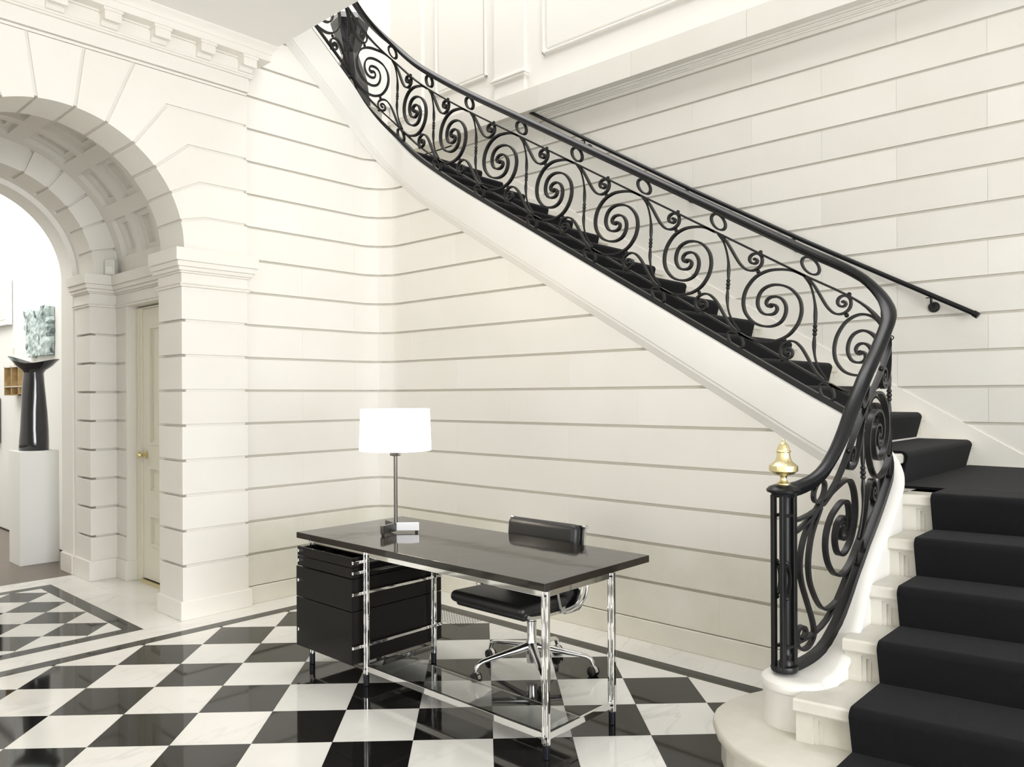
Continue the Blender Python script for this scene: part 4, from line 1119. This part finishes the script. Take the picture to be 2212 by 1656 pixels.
mb = MB(); mb.strap([(CX + x, CYc, z + (.004 if x < .04 else 0)) for x, z in side], [(0, 1, 0)] * len(side), .008, .515); ch(fix_normals(mb.build('sling', 'leather', smooth=50)))
def pad(name, c, size, tilt, bevel=.03):
    mb = MB(); mb.cbox((0, 0, 0), size); o = mb.build(name, 'leather'); o.data.polygons.foreach_set('use_smooth', [True] * len(o.data.polygons))
    b = o.modifiers.new('bevel', 'BEVEL'); b.width = bevel; b.segments = 5
    o.location = c; o.rotation_euler = (0, tilt, 0); keep(o, chair)
    return o
pad('seat_pad', (CX - .185, CYc, .443), (.38, .53, .062), R(2), .030)
pad('seat_pad', (CX - .165, CYc, .408), (.35, .50, .04), R(2), .018)
pad('seat_pad', (CX + .03, CYc, .450), (.10, .50, .05), R(-35), .022)
pad('back_pad', (CX + .085, CYc, .575), (.065, .50, .16), R(6), .030)
pad('back_pad', (CX + .100, CYc, .742), (.075, .505, .165), R(6), .036)
# tag hanging at the seat edge
ch(fix_normals(MB().tube([(CX - .14, CYc + .268, .45), (CX - .16, CYc + .272, .475), (CX - .12, CYc + .272, .488)], .002, 6).build('tag_loop', 'black_plastic')))

# ------------------------------------------------------------------ gallery things
ped = MB().box(2.163, 2.485, 8.062, 8.388, 0.0, 1.035).build('display_plinth', 'white', bevel=.002); tag(ped, 'tall white box plinth on the dark boards of the gallery', 'plinth')
sv = empty('black_sculpture', (2.325, 8.225, 1.035)); tag(sv, 'glossy black ceramic column with a winged bowl top on the white plinth', 'sculpture')
mb = MB(); n = 28
rings = []
for z, r in ((0, .118), (.004, .124), (.08, .122), (.2, .116), (.35, .107), (.5, .098), (.62, .090), (.70, .084), (.735, .082)):
    rings.append([(2.325 + r * (1 + .03 * math.sin(3 * 2 * PI * k / n + z * 9)) * math.cos(2 * PI * k / n), 8.225 + r * (1 + .03 * math.sin(3 * 2 * PI * k / n + z * 9)) * math.sin(2 * PI * k / n), 1.035 + z) for k in range(n)])
mb.rings(rings); keep(fix_normals(mb.build('column', 'glaze', smooth=60)), sv)
mb = MB(); top_r = []
rv = Vector((rt.x, rt.y)); fv = Vector((fw.x, fw.y))
def el(z, a, b, lift, tilt=0): return [(2.325 + (rv.x * a * math.cos(t) + fv.x * b * math.sin(t)), 8.225 + (rv.y * a * math.cos(t) + fv.y * b * math.sin(t)), 1.035 + z + lift * abs(math.cos(t)) ** 1.6 - tilt * math.cos(t)) for t in [2 * PI * k / n for k in range(n)]]
mb.rings([el(.72, .083, .083, 0), el(.745, .10, .09, .0), el(.775, .16, .11, .012, .004), el(.80, .215, .125, .05, .012), el(.805, .23, .13, .058, .014), el(.80, .205, .115, .05, .012), el(.77, .12, .08, .01), el(.75, .05, .05, 0)])
keep(fix_normals(mb.build('winged_bowl', 'glaze', smooth=50)), sv)

def wall_y(name, mt, y0, y1, z0, z1, x0=2.56, x1=2.655, **k): return MB().box(x0, x1, min(y0, y1), max(y0, y1), z0, z1).build(name, mt, **k)
# rough verdigris slab on the gallery wall
rs = random.Random(5); mb = MB(); nu, nv = 16, 14; grid = []
for i in range(nu + 1):
    row = []
    for j in range(nv + 1):
        u, v = i / nu, j / nv
        y = 9.56 - .82 * u - .11 * (1 - v) * (1 - u); z = 1.957 + .475 * v + .03 * math.sin(u * 9) * v * u
        if i in (0, nu): y += rs.uniform(-.02, .02)
        if j in (0, nv): z += rs.uniform(-.015, .02)
        d = .05 + rs.uniform(-.008, .008) + (.018 * math.sin((u - .68) * 30) if u > .68 else 0)
        row.append((2.655 - d, y, z))
    grid.append(row)
vsx = [p for r_ in grid for p in r_]; fsx = [(i * (nv + 1) + j, (i + 1) * (nv + 1) + j, (i + 1) * (nv + 1) + j + 1, i * (nv + 1) + j + 1) for i in range(nu) for j in range(nv)]
nb = len(vsx); back = [(2.655, p[1], p[2]) for p in vsx]
edge = [(i, 0) for i in range(nu + 1)] + [(nu, j) for j in range(1, nv + 1)] + [(i, nv) for i in range(nu - 1, -1, -1)] + [(0, j) for j in range(nv - 1, 0, -1)]
ids = [i * (nv + 1) + j for i, j in edge]
fsx += [(ids[k], ids[(k + 1) % len(ids)], nb + ids[(k + 1) % len(ids)], nb + ids[k]) for k in range(len(ids))]
slab_o = fix_normals(MB().add(vsx + back, fsx).build('wall_relief', 'patina')); tag(slab_o, 'rough pale green slab relief hung on the white gallery wall', 'artwork')
# open box assemblage
ab = empty('box_assemblage', (2.655, 9.77, 1.545)); tag(ab, 'small tan wooden box assemblage with a stick on the gallery wall', 'artwork')
keep(wall_y('back_board', 'cardboard', 9.50, 10.01, 1.56, 1.90, 2.63, 2.655), ab)
for a, b, c, d in ((9.50, 9.52, 1.55, 1.87), (10.00, 10.02, 1.55, 1.87), (9.75, 9.77, 1.55, 1.87), (9.50, 10.02, 1.855, 1.87), (9.47, 10.05, 1.64, 1.65), (9.50, 10.02, 1.55, 1.56)):
    keep(wall_y('partition', 'sensor' if c in (1.64, 1.855) else 'cardboard', a, b, c, d, 2.54, 2.635), ab)
for q in (9.57, 9.62): keep(wall_y('red_strip', 'red', q, q + .02, 1.66, 1.85, 2.60, 2.63), ab)
st_ = keep(fix_normals(MB().tube([(2.60, 9.79, 1.87), (2.58, 9.81, 1.98), (2.59, 9.84, 2.02)], .004, 6).build('stick', 'sensor')), ab)
sub(MB().cbox((2.585, 9.84, 2.035), (.012, .035, .07)).build('leaf_tip', 'sensor'), st_)
pf = empty('framed_picture', (2.655, 10.7, 2.4)); tag(pf, 'white framed picture at the left edge on the gallery wall', 'picture')
keep(wall_y('frame', 'white', 10.14, 11.3, 2.35, 2.87, 2.60, 2.655, bevel=.004), pf); keep(wall_y('sheet', 'plaster', 10.2, 11.24, 2.41, 2.81, 2.596, 2.601), pf)
dp_ = wall_y('dark_panel', 'gunmetal', 10.62, 11.2, 1.0, 1.52, 2.6, 2.655); tag(dp_, 'dark panel low on the gallery wall at the left edge', 'artwork')

# ------------------------------------------------------------------ black sculpture upstairs
us_ = MB(); n = 6
sec = [(0.016, .22), (.5, .22), (.85, .17), (1.10, .085), (1.25, .14), (1.40, .19), (1.46, .17)]
us_.rings([[(4.62 + r * math.cos(2 * PI * k / n + z * .25), 6.45 + r * math.sin(2 * PI * k / n + z * .25), NZ(22) + z) for k in range(n)] for z, r in sec])
o = fix_normals(us_.build('standing_sculpture', 'glaze', smooth=20)); tag(o, 'glossy black waisted sculpture on the upper landing behind the balustrade', 'sculpture')
